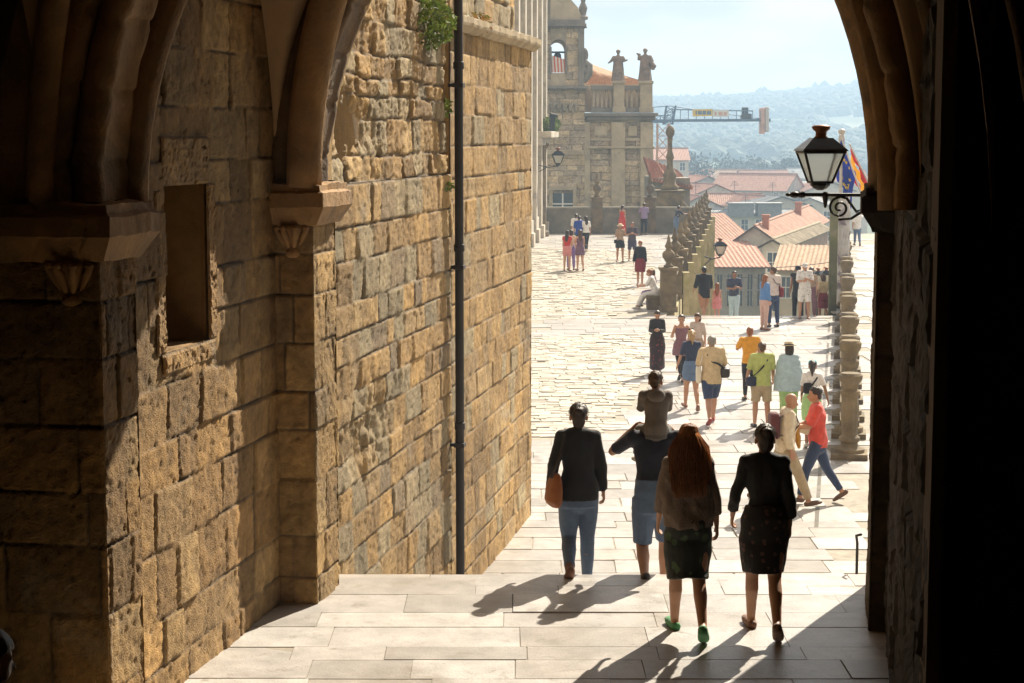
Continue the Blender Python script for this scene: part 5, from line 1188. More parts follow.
    for key, sx in (('aL', -1), ('aR', 1)):
        q = J[key]; ar = q['arm']; am = (.86 if f else 1) * (1 + (fat - 1) * .4)
        ts = [0, .1, .3, .5, .6, .8, 1]; rr = [.052, .05, .046, .039, .041, .034, .025]
        b.tube([along(ar, t) for t in ts], [r * am for r in rr], 12)
        d = q['d']; wr = ar[2]
        n_in = Vector((-sx, 0, 0)); n_in = (n_in - d * n_in.dot(d)); n_in = n_in.normalized() if n_in.length > .2 else Vector((0, 0, -1)); wv = d.cross(n_in).normalized()
        if wv.y < 0: wv = -wv
        hm = .92 if f else 1
        b.tube([wr - d * .01, wr + d * .035 * hm, wr + d * .085 * hm], [(.021 * hm, .018 * hm), (.036 * hm, .017 * hm), (.04 * hm, .015 * hm)], 12, hint=wv)
        for i, (o_, ln) in enumerate(((.03, .068), (.0105, .078), (-.0095, .072), (-.029, .056))):
            base_ = wr + d * .08 * hm + wv * o_ * hm; c1 = base_ + (d * .9 + n_in * .3 + wv * o_ * 2).normalized() * ln * .5 * hm; c2 = c1 + (d * .55 + n_in * .75).normalized() * ln * .35 * hm; c3 = c2 + (d * .15 + n_in * .95).normalized() * ln * .25 * hm
            b.tube([base_ - d * .02, base_, c1, c2, c3], [.0098, .0098, .009, .0085, .0075], 8, hint=wv)
        t0 = wr + d * .03 * hm + wv * .026 * hm; t1 = t0 + (d * .6 + wv * .75 + n_in * .25).normalized() * .036 * hm; t2 = t1 + (d * .9 + wv * .15 + n_in * .35).normalized() * .032 * hm
        b.tube([t0 - wv * .012, t0, t1, t2], [.012, .0125, .0105, .0085], 8)
        q['hand'] = wr + d * .1
    me = remesh(b, 'body', [SKIN[skin], m_eye, m_lip], vox * k, 2)
    A = np.zeros(len(me.polygons) * 3, np.float32); me.polygons.foreach_get('center', A); A = A.reshape(-1, 3); mi = np.zeros(len(A), np.int32)
    for c, rr, m_ in (((.031, .085, .068), .0115, 1), ((-.031, .085, .068), .0115, 1), ((.014, .092, .018), .013, 2), ((-.014, .092, .018), .013, 2), ((.032, .088, .09), .011, 1), ((-.032, .088, .09), .011, 1)):
        w_ = np.array(BASE @ hd(*c)); dd = np.linalg.norm((A - w_) * np.array([1, 1, 1.5]), axis=1); mi[dd < rr * k * 1.1] = m_
    me.polygons.foreach_set('material_index', mi)
    root = thing(name, pos, label, 'person', group, rz=YAW + R(face)); obj('body', me, root)
    kp_ = dict(root=root, J=J, BASE=BASE, up=up, hd=hd, k=k, TS=TS, shw=shw, nk=nk, HM=HM, fat=fat, pos=pos)
    wr_amp = .019 if vox < .0105 else .016
    seed = int(abs(pos[0] * 131 + pos[1] * 37)) % 997
    # ---- clothes
    def torso_part(b, z0, z1, ease, flare=0.0):
        zs = [z0] + [s[0] for s in TS if z0 + .02 < s[0] < z1 - .02] + [z1]
        pts, rad = [], []
        for z in zs:
            zc = min(max(z, -.05), .53)
            for (s, t) in zip(TS, TS[1:]):
                if s[0] <= zc <= t[0]: u = (zc - s[0]) / (t[0] - s[0]); a, d, y = [s[i] + (t[i] - s[i]) * u for i in (1, 2, 3)]
            fl = flare * max(0, (.25 - z)) ; pts.append(up((0, y, z))); rad.append((a + ease + fl, d + ease + fl))
        b.tube(pts, rad, 20, rnd=False)
    for it in outfit:
        t = it['t']; m_ = it['m']; e = it.get('e', .016); nm = it['n']; b = MB(BASE)
        if t == 'top':
            torso_part(b, it.get('hem', -.04), .52, e, it.get('flare', 0)); sl_ = it.get('sl', .45)
            b.tube([up((-shw * .8, -.01, .485)), up((0, -.01, .51)), up((shw * .8, -.01, .485))], [(.06 + e, .055 + e)] * 3, 12, hint=(0, 1, 0))
            for key in ('aL', 'aR'):
                ar = J[key]['arm']; n_ = 6; es = e * .6; ss = sl_ if not isinstance(sl_, tuple) else sl_[0 if key == 'aL' else 1]
                b.ell(ar[0], (.062 * (.88 if f else 1) + e * .6,) * 3, 12, 8)
                if ss > 0:
                    ts = [ss * i / n_ for i in range(n_ + 1)]; rr = [lerp_r(x, [(0, .056), (.3, .05), (.5, .045), (.8, .038), (1, .03)]) * (.88 if f else 1) * (1 + (fat - 1) * .4) + es * (1 + it.get('loose', .5) * x) for x in ts]
                    b.tube([along(ar, x) for x in ts], rr, 12, rnd=False)
            if it.get('collar'): b.tube([hb + Vector((0, -.01, -.0)), hb.lerp(nk, .45)], [(nr + .026, nr + .03), (nr + .016, nr + .02)], 14, rnd=False)
            if it.get('hood'): b.ell(up((0, -.115, .5)), (.13, .075, .09), 14, 10)
        elif t == 'legs':
            torso_part(b, -.15, .14, e + .004)
            b.ell((0, -.012, -.13), (.12 * fat, .105 * fat, .09), 16, 10)
            for key in ('L', 'Rr'):
                lg = J[key]['leg']; to = it.get('to', .95); n_ = 10; ts = [to * i / n_ for i in range(n_ + 1)]; lo = it.get('loose', .0)
                b.tube([along(lg, x) for x in ts], [max((lerp_r(x, LEGR) * (1 + (fat - 1) * .5)) + e, lo * (1.0 if x > .2 else 1.12)) for x in ts], 14, rnd=False)
        elif t == 'skirt':
            z1 = it.get('top', .14); z0 = it['hem']; n_ = 10; pts, rad = [], []
            for i in range(n_ + 1):
                z = z1 + (z0 - z1) * i / n_; xs, ys, r_ = [], [], .05
                for key in ('L', 'Rr'):
                    lg = J[key]['leg']; tt = min(1, max(0, (lg[0].z - z) / max(.05, lg[0].z - lg[2].z))); q = along(lg, tt); xs.append(q.x); ys.append(q.y); r_ = max(r_, lerp_r(tt, LEGR))
                if z > -.1:
                    zc = max(z, -.05)
                    for (s, u_) in zip(TS, TS[1:]):
                        if s[0] <= zc <= u_[0]: w_ = (zc - s[0]) / (u_[0] - s[0]); a, d, y = [s[j] + (u_[j] - s[j]) * w_ for j in (1, 2, 3)]
                else: a = max(abs(x) for x in xs) + r_; d = max(.1, (max(ys) - min(ys)) / 2 + r_); y = (max(ys) + min(ys)) / 2
                fl = it.get('flare', .0) * (i / n_); pts.append(up((0, y, z)) if z > 0 else Vector((0, y, z))); rad.append((a + e + .006 + fl, d + e + .012 + fl))
            b.tube(pts, rad, 26, rnd=False)
            if it.get('bodice'):
                torso_part(b, z1 - .03, it.get('btop', .45), e)
        elif t == 'shawl':
            pts, rad = [], []
            for i, (z, a, d) in enumerate(((.53, .075, .075), (.5, .17, .105), (.43, .235, .14), (.3, .27, .165), (.15, .285, .18), (it.get('hem', -.02), .3 * it.get('w', 1), .19))): q_ = it.get('sc', 1); pts.append(up((0, -.01, z))); rad.append((a * q_, d * q_))
            b.tube(pts, rad, 24, rnd=False)
        elif t == 'shoes':
            for key in ('L', 'Rr'):
                q = J[key]; b = MB(BASE); up_ = it.get('up', 0)
                b.tube([q['heel'] - q['dn'] * .008, q['ball'] - q['dn'] * .004, q['toe'] + q['fd'] * .005], [(.041, .038), (.05, .034), (.038, .022)], 14)
                b.tube([q['heel'] + q['dn'] * .02, q['ball'] + q['dn'] * .018, q['toe'] + q['dn'] * .012], [(.04, .012), (.05, .012), (.038, .01)], 12)
                if up_: b.tube([q['leg'][2].lerp(q['leg'][1], up_), q['leg'][2], q['heel'] - q['dn'] * .02 + q['fd'] * .03], [.05, .046, .044], 12, rnd=False)
                o = obj(nm, remesh(b, nm, [m_], .009 * k, 2), root)
            continue
        elif t == 'hat':
            for i in range(1):
                pr = [(.165, .128), (.17, .134), (.098, .142), (.094, .2), (.08, .215), (0, .22)] if it.get('brim', True) else [(.086, .1), (.088, .15), (.07, .19), (0, .205)]
                HT = MB(BASE @ HM @ Matrix.Rotation(R(-8), 4, 'X')); HT.lathe([(.08, .12)] + pr, (0, -.006, 0), 20); b = HT
                if not it.get('brim', True): b.tube([(0, .06, .118), (0, .15, .1)], [(.07, .008), (.055, .006)], 10)
            o = bpy.data.objects.new(nm, b.mesh(nm, [m_], True)); COL.objects.link(o); o.parent = root
            if it.get('band'): bb = MB(BASE @ HM @ Matrix.Rotation(R(-8), 4, 'X')); bb.lathe([(.099, .143), (.101, .146), (.098, .166), (.09, .168)], (0, -.006, 0), 20); o2 = bpy.data.objects.new('hat_band', bb.mesh('hat_band', [it['band']], True)); COL.objects.link(o2); o2.parent = o
            continue
        elif t == 'glasses':
            b = MB(BASE)
            for sx in (-1, 1):
                b.tube([hd(sx * .033 + .024 * cos(a), .096, .066 + .017 * sin(a)) for a in [i * pi / 6 for i in range(13)]], .0035, 5); b.tube([hd(sx * .056, .094, .07), hd(sx * .08, .03, .072), hd(sx * .082, -.01, .066)], .003, 5)
            b.tube([hd(-.01, .1, .07), hd(.01, .1, .07)], .003, 5)
            o = bpy.data.objects.new(nm, b.mesh(nm, [m_], True)); COL.objects.link(o); o.parent = root; continue
        me = remesh(b, nm, [m_], max(vox, .011) * k * it.get('vx', 1.0), 3, disp=(wr_amp * it.get('wr', .55 if t == 'legs' else 1), 8, 6.5, seed))
        o = obj(nm, me, root)
    # ---- hair
    style, hm_ = hair
    if style:
        b = MB(BASE @ HM); V = []; n, m = 22, 14
        for i in range(m + 1):
            th = pi * .72 * i / m
            for j in range(n):
                a = 2 * pi * j / n; x, y, z = sin(th) * cos(a), sin(th) * sin(a), cos(th)
                g = 1.0 + .035 * vnoise(np.array([[x * 5, y * 5, z * 3.0]]), 5)[0]
                if style == 'crop': g *= .965
                px_, py_, pz = x * .086 * g, -.012 + y * .104 * g, .105 + z * .1 * g
                if py_ > .045 and pz < .135 - (.02 if style in ('long', 'bun', 'pony', 'bob') else 0): px_ *= .8; py_ = py_ * .6; 
                elif py_ > .015 and pz < .085 and abs(px_) > .05: px_ *= .85
                if i >= m - 5: q_ = 1 - .055 * (i - m + 5); px_ *= q_; py_ = -.015 + (py_ + .015) * q_
                V.append((px_, py_, pz))
        Fc = [(i * n + j, i * n + (j + 1) % n, (i + 1) * n + (j + 1) % n, (i + 1) * n + j) for i in range(m) for j in range(n)] + [tuple(range(m * n, (m + 1) * n))]
        b.add(V, Fc)
        rs = random.Random(seed); sb = MB(BASE @ HM)
        if f or style in ('bun', 'bob', 'long', 'pony'): b.ell((0, -.055, .035), (.062, .05, .075), 14, 10)
        else: b.ell((0, -.06, .05), (.055, .04, .05), 14, 10)
        if style in ('bun',): b.ell((0, -.105, .135), (.042, .036, .038), 12, 8); b.ell((0, -.08, .09), (.066, .045, .07), 12, 8)
        if style == 'topbun': b.ell((0, -.06, .215), (.045, .045, .04), 12, 8)
        if style == 'pony': b.tube([(0, -.095, .13), (0, -.13, .1), (0, -.13, -.02), (0, -.115, -.12)], [.03, .034, .028, .01], 12); b.ell((0, -.1, .07), (.06, .03, .07), 10, 8)
        if style == 'bob': b.tube([(0, -.04, .12), (0, -.05, .04), (0, -.05, -.03)], [(.09, .07), (.095, .07), (.085, .055)], 18)
        if style == 'long':
            g_ = 1.12 if vox < .011 else 1.0
            b.tube([(0, -.03, .14), (0, -.045, .05), (0, -.075, -.04 * g_), (0, -.1, -.14 * g_), (0, -.108, -.24 * g_), (0, -.1, -.32 * g_)], [(.085, .08), (.088 * g_ ** .5, .072), (.09 * g_, .052), (.088 * g_, .04), (.07 * g_, .03), (.03, .015)], 24)
            if vox < .011:
                for q in range(1500):
                    a = rs.uniform(pi * .95, pi * 2.05); w_ = rs.uniform(.9, 1.16) * (1 + .16 * (rs.random() < .15)); ln = rs.uniform(.2, .4); ph = rs.uniform(0, 6.3); am = rs.uniform(.004, .016)
                    a2_ = rs.uniform(0, 6.28); P = [Vector((.018 * cos(a) + .008 * cos(a2_), .0 + .02 * sin(a2_), .212)), Vector((.055 * cos(a), -.018 + .06 * sin(a), .195)), Vector((.091 * cos(a), -.022 + .1 * sin(a), .12))]
                    for t in (.25, .4, .55, .7, .85, 1):
                        rx = .1 + .03 * sin(t * 3.0); P.append(Vector((rx * cos(a) * w_ + am * sin(t * 9 + ph) * t * 1.4, -.04 - .06 * t + .068 * sin(a) * w_ + am * cos(t * 8 + ph), .11 - (ln + .1) * t)))
                    sb.tube(P, [.0015, .0025, .003, .0034, .0034, .0032, .003, .0024, .0008], 3, rnd=False)
        elif vox < .011:
            for q in range(160):
                a = rs.uniform(0, 6.28); th = rs.uniform(0, 1.7); x, y, z = sin(th) * cos(a), sin(th) * sin(a), cos(th)
                if y > .4 and z < .4: continue
                p0 = Vector((x * .084, -.012 + y * .102, .105 + z * .097)); sb.tube([p0, p0 + Vector((x * .012, y * .012 - .006, z * .01 - .004 + rs.gauss(0, .004))), p0 + Vector((x * .01 + rs.gauss(0, .006), y * .012 - .01, z * .008 - .02))], [.002, .0015, .0006], 4, rnd=False)
        if style != 'crop':
            hm2 = remesh(b, 'hair', [hm_], (.008 if vox < .011 else .012) * k, 2, disp=(.008, 30, 6, seed))
            if sb.n:
                hv = np.zeros(len(hm2.vertices) * 3, np.float32); hm2.vertices.foreach_get('co', hv); sb.T = None; sb.add(hv.reshape(-1, 3), [tuple(q_.vertices) for q_ in hm2.polygons]); hm2 = sb.mesh('hair', [hm_], True)
        else: hm2 = b.mesh('hair', [hm_], True)
        o = bpy.data.objects.new('hair', hm2); COL.objects.link(o); o.parent = root
    return kp_

def bag_thing(name, label, kp, b, mats, smooth=True, extra=()):
    """b: mesh in the wearer's own space; the bag becomes a thing of its own at the wearer's place"""
    r = kp['root']; o = bpy.data.objects.new(name, b.mesh(name, mats, smooth)); COL.objects.link(o); o.location = r.location; o.rotation_euler = r.rotation_euler
    for nm, bb, mm in extra:
        c = bpy.data.objects.new(nm, bb.mesh(nm, [mm], smooth)); COL.objects.link(c); c.parent = o
    return tag(o, label, 'bag')
def pouch(b, c, r, rot=0, n=18):
    M = Matrix.Rotation(rot, 4, 'Z'); V = []
    # rounded box by a superellipsoid
    m = 10; Fc = []
    for i in range(m + 1):
        th = -pi / 2 + pi * i / m
        for j in range(n):
            a = 2 * pi * j / n; sg = lambda v, e: math.copysign(abs(v) ** e, v)
            q = M @ Vector((r[0] * sg(cos(th), .45) * sg(cos(a), .5), r[1] * sg(cos(th), .45) * sg(sin(a), .5), r[2] * sg(sin(th), .5))); V.append(q + Vector(c))
    for i in range(m):
        for j in range(n): Fc.append((i * n + j, i * n + (j + 1) % n, (i + 1) * n + (j + 1) % n, (i + 1) * n + j))
    b.add(V, Fc)
def strap(b, kp, pts, w_=.022, t=.005):
    b.tube(pts, [(w_, t)] * len(pts), 8, hint=(1, .2, .2))
def cross_strap(kp, side, hipz, e=.045, front=True):
    """strap over the opposite shoulder down to the bag at hip on 'side' (+1 right)"""
    up = kp['up']; s = side; f_ = kp['fat']
    return [up((s * (.17 + e) * f_, 0, hipz)), up((s * .12, (-.115 - e * .6) * f_, hipz + .12)), up((0, -.115 - e * .5, .3)), up((-s * .09, -.1 - e * .3, .44)), up((-s * .125, -.01, .535)), up((-s * .09, .1 + e * .2, .44)), up((0, .135 + e * .3, .3)), up((s * .12, .12 + e * .5, hipz + .12)), up((s * (.17 + e) * f_, 0.02, hipz))]
def T_(n, m_, **k): return dict(t='top', n=n, m=m_, **k)
def L_(n, m_, **k): return dict(t='legs', n=n, m=m_, **k)
def K_(n, m_, **k): return dict(t='skirt', n=n, m=m_, **k)
def S_(m_, n='shoe', **k): return dict(t='shoes', n=n, m=m_, **k)
navy = cl('navy', (.012, .014, .03)); black = cl('black', (.012, .012, .014)); denim = cl('denim', (.11, .17, .28), bump=.5); denim_d = cl('denim_dark', (.03, .05, .11)); beige = cl('beige', (.55, .42, .24)); khaki = cl('khaki', (.4, .31, .19)); cream = cl('cream', (.66, .56, .4)); white = cl('white', (.75, .73, .7)); coral = cl('coral', (.62, .07, .045)); lime = cl('lime', (.42, .47, .14)); amber = cl('amber', (.66, .3, .02)); grey = cl('grey', (.1, .09, .08)); bluegrey = cl('pale_blue', (.4, .52, .56)); maroon = cl('maroon', (.2, .02, .025)); red = cl('red', (.5, .03, .02)); lilac = cl('lilac', (.26, .2, .34)); purple = cl('purple', (.22, .16, .42)); royal = cl('royal_blue', (.02, .06, .32)); pink = cl('pink', (.62, .24, .24)); tan = cl('tan_top', (.36, .26, .18)); bluejk = cl('blue_denim', (.1, .22, .45)); mauve = cl('mauve', (.2, .1, .12)); lgreen = cl('mint', (.35, .55, .22)); mustard = cl('mustard', (.55, .27, .03), trans=.2)
leath = mat('tan_leather', (.3, .1, .03), rough=.45, var=.2, scale=8, bump=.2, bscale=60); leath_d = mat('dark_leather', (.03, .02, .015), rough=.45, var=.2, scale=8); canvas = mat('canvas_white', (.66, .6, .48), rough=.9, var=.12, scale=8); navybag = mat('navy_nylon', (.015, .02, .05), rough=.5, var=.2)
# ---------------------------------------------------------------- the near group, walking out of the arch
NV = .0085
floral_g = cl('floral_dark_green', (.014, .018, .014), spots=((.055, .095, .04, 1), 10, .54)); floral_r = cl('floral_dark_red', (.014, .011, .012), spots=((.12, .055, .045, 1), 17, .5))
taupe = cl('taupe_knit', (.16, .115, .085), bump=.6, bscale=70)
def place(px, D, z): p = at(px, 341, D); return Vector((p.x, p.y, z))
p = place(579, 16.0, 1.53)
A1 = person('woman with pinned up hair in a black jacket and jeans on the arch steps', p, 0, 1.70, 'f', dict(L=(0, 62, 0, 44), Rr=(8, 3, 0, 0), aL=(-14, 17, 38, 6), aR=(4, 12, 10, 2), lean=1), [T_('jacket', black, sl=.98, hem=-.09, e=.024), L_('jeans', denim, to=.97, e=.011), S_(sandal, 'ankle_boot', up=.15)], ('bun', H_DK), 'tan', NV)
b = MB(A1['BASE']); c = A1['up']((-.225, -.1, .02)); rr_ = Matrix.Rotation(.35, 3, 'Z')
b.tube([c + Vector((.02, 0, .15)), c + Vector((.01, 0, .08)), c, c + Vector((-.005, 0, -.1)), c + Vector((-.005, 0, -.15))], [(.03, .085), (.052, .115), (.07, .135), (.068, .14), (.045, .115)], 18, hint=tuple(rr_ @ Vector((1, 0, 0))), rnd=False)
bag_me = remesh(b, 'shoulder_bag', [leath], .01, 3, disp=(.014, 9, 5, 4)); s = MB(A1['BASE']); up = A1['up']
strap(s, A1, [up((-.25, -.17, .14)), up((-.17, -.175, .35)), up((-.13, -.12, .5)), up((-.12, .0, .56)), up((-.14, .11, .49)), up((-.22, .1, .32)), up((-.27, .02, .16))], .014, .007)
o = bag_thing('shoulder_bag', "tan leather bag on the left shoulder of the woman in the black jacket", A1, b, [leath], extra=[('strap', s, leath_d)]); o.data = bag_me
p = place(656, 16.05, 1.45)
A2 = person('man in a dark T-shirt and denim shorts carrying a child on his shoulders', p, 0, 1.79, 'm', dict(Rr=(16, 6, 2, -5), L=(0, 66, 2, 46), aL=(48, 40, 110, 55), aR=(48, 38, 110, 55), lean=3, hp=8), [T_('t_shirt', navy, sl=.42, hem=-.08, e=.018), L_('shorts', denim, to=.47, e=.02, loose=.085), S_(shoe_dark, 'sandal')], ('short', H_DK), 'tan', NV)
sp = A2['BASE'] @ A2['up']((0, -.055, .545)); q = Matrix.Rotation(YAW, 4, 'Z') @ sp
A3 = person('small child in a grey hooded top and glasses riding on a man\'s shoulders', p + q, 0, 1.04, 'm', dict(L=(82, 78, 16, 0), Rr=(82, 78, 16, 0), aL=(38, 6, 60, 18), aR=(38, 6, 60, 18), lean=4, hp=4, hy=-18), [T_('hoodie', cl('hoodie_grey', (.15, .125, .105)), sl=.97, hem=-.08, e=.024, hood=True), L_('trousers', grey, to=.97, e=.016), S_(shoe_white), dict(t='glasses', n='glasses', m=black)], ('short', H_BR), 'fair', NV, seat=-.02, hsc=1.28)
p = place(690, 13.8, LZ)
A4 = person('woman with long auburn hair, a loose taupe shawl and a dark leafy skirt', p, 2, 1.65, 'f', dict(L=(15, 5, -1, -6), Rr=(-14, 26, -1, 34), aL=(6, 12, 18, 4), aR=(-4, 13, 14, 2), lean=2, hp=6), [T_('top', taupe, sl=.8, hem=.02, e=.018), K_('skirt', floral_g, hem=-.46, flare=.006, e=.018, wr=1.2), S_(shoe_green, 'trainer'), dict(t='shawl', n='shawl', m=taupe, hem=-.03, wr=2.6, w=.88, sc=.79)], ('long', H_AU), 'tan', NV)
p = place(767, 13.85, LZ)
A5 = person('woman with tied dark hair in a black blouse and dark floral pencil skirt', p, -2, 1.645, 'f', dict(L=(14, 5, -1, -6), Rr=(-15, 24, -1, 36), aL=(6, 17, 26, 8), aR=(-8, 9, 16, 2), lean=2, hp=5, hy=8), [T_('blouse', black, sl=.86, hem=-.0, e=.014, loose=1.3, wr=1.4), K_('skirt', floral_r, hem=-.42, flare=-.002, e=.024, wr=.8), S_(sandal, 'sandal')], ('bun', H_DK), 'tan', NV)
# seated figure low on the inner steps, only the head shows in the corner
p = at(-54, 694, 6.0); zz = LZ + .165 * (int((10.3 - p.y) / .62) + 1)
person('person with dark hair sitting low on the steps in the dark corner', Vector((p.x - .06, p.y, zz)), -50, 1.6, 'f', dict(SIT, lean=20), [T_('top', black, sl=.9), L_('trousers', denim_d, to=.96), S_(shoe_dark)], ('bob', H_BR), 'tan', .014, seat=.07)

# ---------------------------------------------------------------- the middle of the square
def gp(px, py): p = ground(px, py); return Vector((p.x, p.y, .004))
MV = .0115
P = gp(784, 507)
A = person('bald man in a cream jacket and khaki trousers striding to the right', P, -86, 1.77, 'm', dict(Rr=(27, 6, 2, -14), L=(-24, 16, 2, 36), aR=(-8, 8, 20, 0), aL=(34, 6, 40, 0), lean=5, hp=8), [T_('jacket', cream, sl=.95, hem=-.07, e=.03, collar=True, wr=1.5), L_('trousers', khaki, to=.97, e=.02, loose=.062), S_(shoe_brown)], ('', None), 'tan', .010)
b = MB(A['BASE']); pouch(b, A['up']((0, -.2, .3)), (.14, .08, .2)); s = MB(A['BASE']); up = A['up']
for sx in (-1, 1): strap(s, A, [up((sx * .1, -.15, .42)), up((sx * .11, -.04, .54)), up((sx * .11, .09, .48)), up((sx * .12, .15, .36)), up((sx * .13, .05, .2)), up((sx * .1, -.15, .16))], .02, .006)
bag_thing('backpack', 'small maroon backpack worn by the bald man in cream', A, b, [cl('backpack_maroon', (.12, .03, .03))], extra=[('strap', s, leath_d)])
P = gp(816, 503)
A = person('dark haired man in a coral shirt and jeans striding to the left', P, 84, 1.79, 'm', dict(L=(22, 10, 2, -8), Rr=(-20, 14, 2, 34), aL=(24, 6, 62, 12), aR=(22, 10, 50, 24), lean=3), [T_('shirt', coral, sl=.46, hem=-.1, e=.024, collar=True, wr=1.5), L_('jeans', denim_d, to=.97, e=.012, loose=.052), S_(shoe_brown)], ('short', H_DK), 'tan', .010)
hd_ = A['J']['aL']['hand']; b = MB(A['BASE']); c = Vector((hd_.x - .06, hd_.y + .02, hd_.z - .02))
b.tube([c + Vector((-.04, -.12, .04)), c + Vector((-.02, .0, .06)), c + Vector((.02, .13, .03))], [(.1, .05), (.12, .07), (.1, .05)], 14)
for i in range(4): b.tube([c + Vector((.0, -.15 + i * .1, .04)), c + Vector((.03, -.2 + i * .13, -.12)), c + Vector((.02, -.22 + i * .14, -.27 - .05 * (i % 2)))], [(.06, .05), (.085, .05), (.045, .025)], 12)
me = remesh(b, 'folded_jacket', [mustard], .014, 2, disp=(.02, 8, 4, 5)); o = bpy.data.objects.new('folded_jacket', me); COL.objects.link(o); o.location = A['root'].location; o.rotation_euler = A['root'].rotation_euler; tag(o, 'mustard jacket folded over the arm of the man in coral', 'jacket')
A = person('woman in a pale straw hat and light blue shawl walking away', gp(788, 427), 0, 1.62, 'f', STEP1, [T_('top', bluegrey, sl=.5), L_('trousers', lgreen, to=.9, e=.03, loose=.075), S_(shoe_white), dict(t='shawl', n='shawl', m=bluegrey, hem=-.2, w=1.08, wr=2.2), dict(t='hat', n='straw_hat', m=cl('straw', (.62, .5, .33)), band=black)], ('bob', H_DK), 'tan', MV)
A = person('child in a turquoise cap and white T-shirt walking beside the railing', gp(811, 447), -12, 1.56, 'f', dict(STEP2, aR=(4, 22, 10, 0)), [T_('t_shirt', white, sl=.36, hem=-.06, e=.02), K_('skirt', lgreen, hem=-.4, flare=.03), S_(shoe_white), dict(t='hat', n='cap', m=cl('turquoise', (.02, .38, .42)), brim=False)], ('pony', H_DK), 'brown', MV)
b = MB(A['BASE']); pouch(b, A['up']((-.08, -.17, .25)), (.09, .05, .11)); s = MB(A['BASE']); strap(s, A, cross_strap(A, -1, .1), .016)
bag_thing('sling_bag', 'black sling bag on the back of the child in the turquoise cap', A, b, [black], extra=[('strap', s, black)])
A = person('boy in an amber yellow T-shirt and dark trousers walking away', gp(749, 401), 0, 1.56, 'm', dict(STEP1, aL=(30, 20, 60, 20)), [T_('t_shirt', amber, sl=.4, hem=-.06, e=.026), L_('trousers', black, to=.96, e=.01), S_(shoe_dark)], ('short', H_RD), 'tan', MV)
A = person('man in a lime green polo shirt and khaki shorts, seen from behind', gp(761, 427), 2, 1.63, 'm', dict(STAND, aL=(10, 14, 30, 4), aR=(8, 10, 24, 0)), [T_('polo_shirt', lime, sl=.46, hem=-.1, e=.03, collar=True), L_('shorts', khaki, to=.46, e=.024, loose=.1), S_(shoe_dark)], ('short', H_BR), 'tan', MV, fat=1.08)
b = MB(A['BASE']); pouch(b, A['up']((-.2, -.06, .0)), (.14, .08, .1), .3); s = MB(A['BASE']); strap(s, A, cross_strap(A, -1, .06, .06), .018)
bag_thing('shoulder_bag', 'navy bag slung across the man in the lime green polo', A, b, [navybag], extra=[('strap', s, black)])
A = person('grey haired man in a beige shirt and navy shorts walking away with a camera bag', gp(711, 424), 0, 1.74, 'm', dict(WALK2, aR=(16, 14, 64, 10), aL=(-4, 12, 14, 0), hp=6), [T_('shirt', beige, sl=.48, hem=-.13, e=.034, wr=1.4), L_('shorts', denim_d, to=.47, e=.024, loose=.09), S_(shoe_red)], ('short', H_GR), 'tan', MV, fat=1.1)
b = MB(A['BASE']); pouch(b, A['up']((.24, .02, .08)), (.1, .13, .1), .2); pouch(b, A['up']((.3, .1, .1)), (.06, .06, .05)); s = MB(A['BASE']); strap(s, A, cross_strap(A, 1, .14, .07), .02)
bag_thing('camera_bag', 'dark brown camera bag slung across the man in the beige shirt', A, b, [leath_d], extra=[('strap', s, black)])
b = MB(A['BASE']); pouch(b, A['up']((-.25, .03, .04)), (.05, .15, .17)); s = MB(A['BASE']); up = A['up']; strap(s, A, [up((-.25, -.07, .18)), up((-.19, -.09, .4)), up((-.17, -.01, .54)), up((-.19, .08, .4)), up((-.25, .1, .18))], .012)
bag_thing('tote_bag', 'pale canvas tote hanging at the left side of the man in beige', A, b, [canvas], extra=[('strap', s, canvas)])
A = person('woman in a navy top and short denim skirt with sunglasses on her head', gp(691, 410), 6, 1.66, 'f', dict(WALK1, aL=(10, 16, 20, 0)), [T_('t_shirt', cl('navy_top', (.03, .04, .08)), sl=.42, hem=.02, e=.016), K_('skirt', denim, hem=-.27, flare=.01), S_(sandal, 'sandal')], ('pony', H_BL), 'tan', MV)
g_ = MB(A['BASE'])
for sx in (-1, 1): g_.ell(A['hd'](sx * .035, .05, .205), (.028, .012, .02), 8, 6)
o = bpy.data.objects.new('sunglasses', g_.mesh('sunglasses', [black], True)); COL.objects.link(o); o.parent = A['root']
person('woman in a dark sleeveless dress over leggings coming towards the arch', gp(681, 382), 168, 1.56, 'f', dict(WALK1, aR=(20, 18, 80, 20)), [K_('dress', mauve, hem=-.24, flare=.05, bodice=True), L_('leggings', black, to=.95, e=.006), S_(shoe_dark)], ('short', H_DK), 'tan', MV)
person('woman in a patterned pale top half hidden behind the woman in navy', gp(697, 378), 150, 1.5, 'f', STEP1, [T_('top', cl('pale_print', (.5, .42, .36), spots=((.15, .08, .07, 1), 24, .35)), sl=.5), L_('trousers', tan, to=.95), S_(shoe_dark)], ('bob', H_BR), 'fair', MV)
long_sk = cl('long_print', (.03, .014, .016), spots=((.35, .06, .07, 1), 14, .42))
person('woman in a dark cardigan and long red print skirt walking closer', gp(657, 374), 172, 1.5, 'f', dict(STEP2, aL=(24, 8, 80, 35), aR=(20, 8, 85, 38), hp=24), [T_('cardigan', cl('charcoal', (.025, .022, .025)), sl=.95, hem=-.05, e=.024), K_('long_skirt', long_sk, hem=-.78, flare=.07, wr=1.6), S_(shoe_dark)], ('short', H_DK), 'tan', MV)
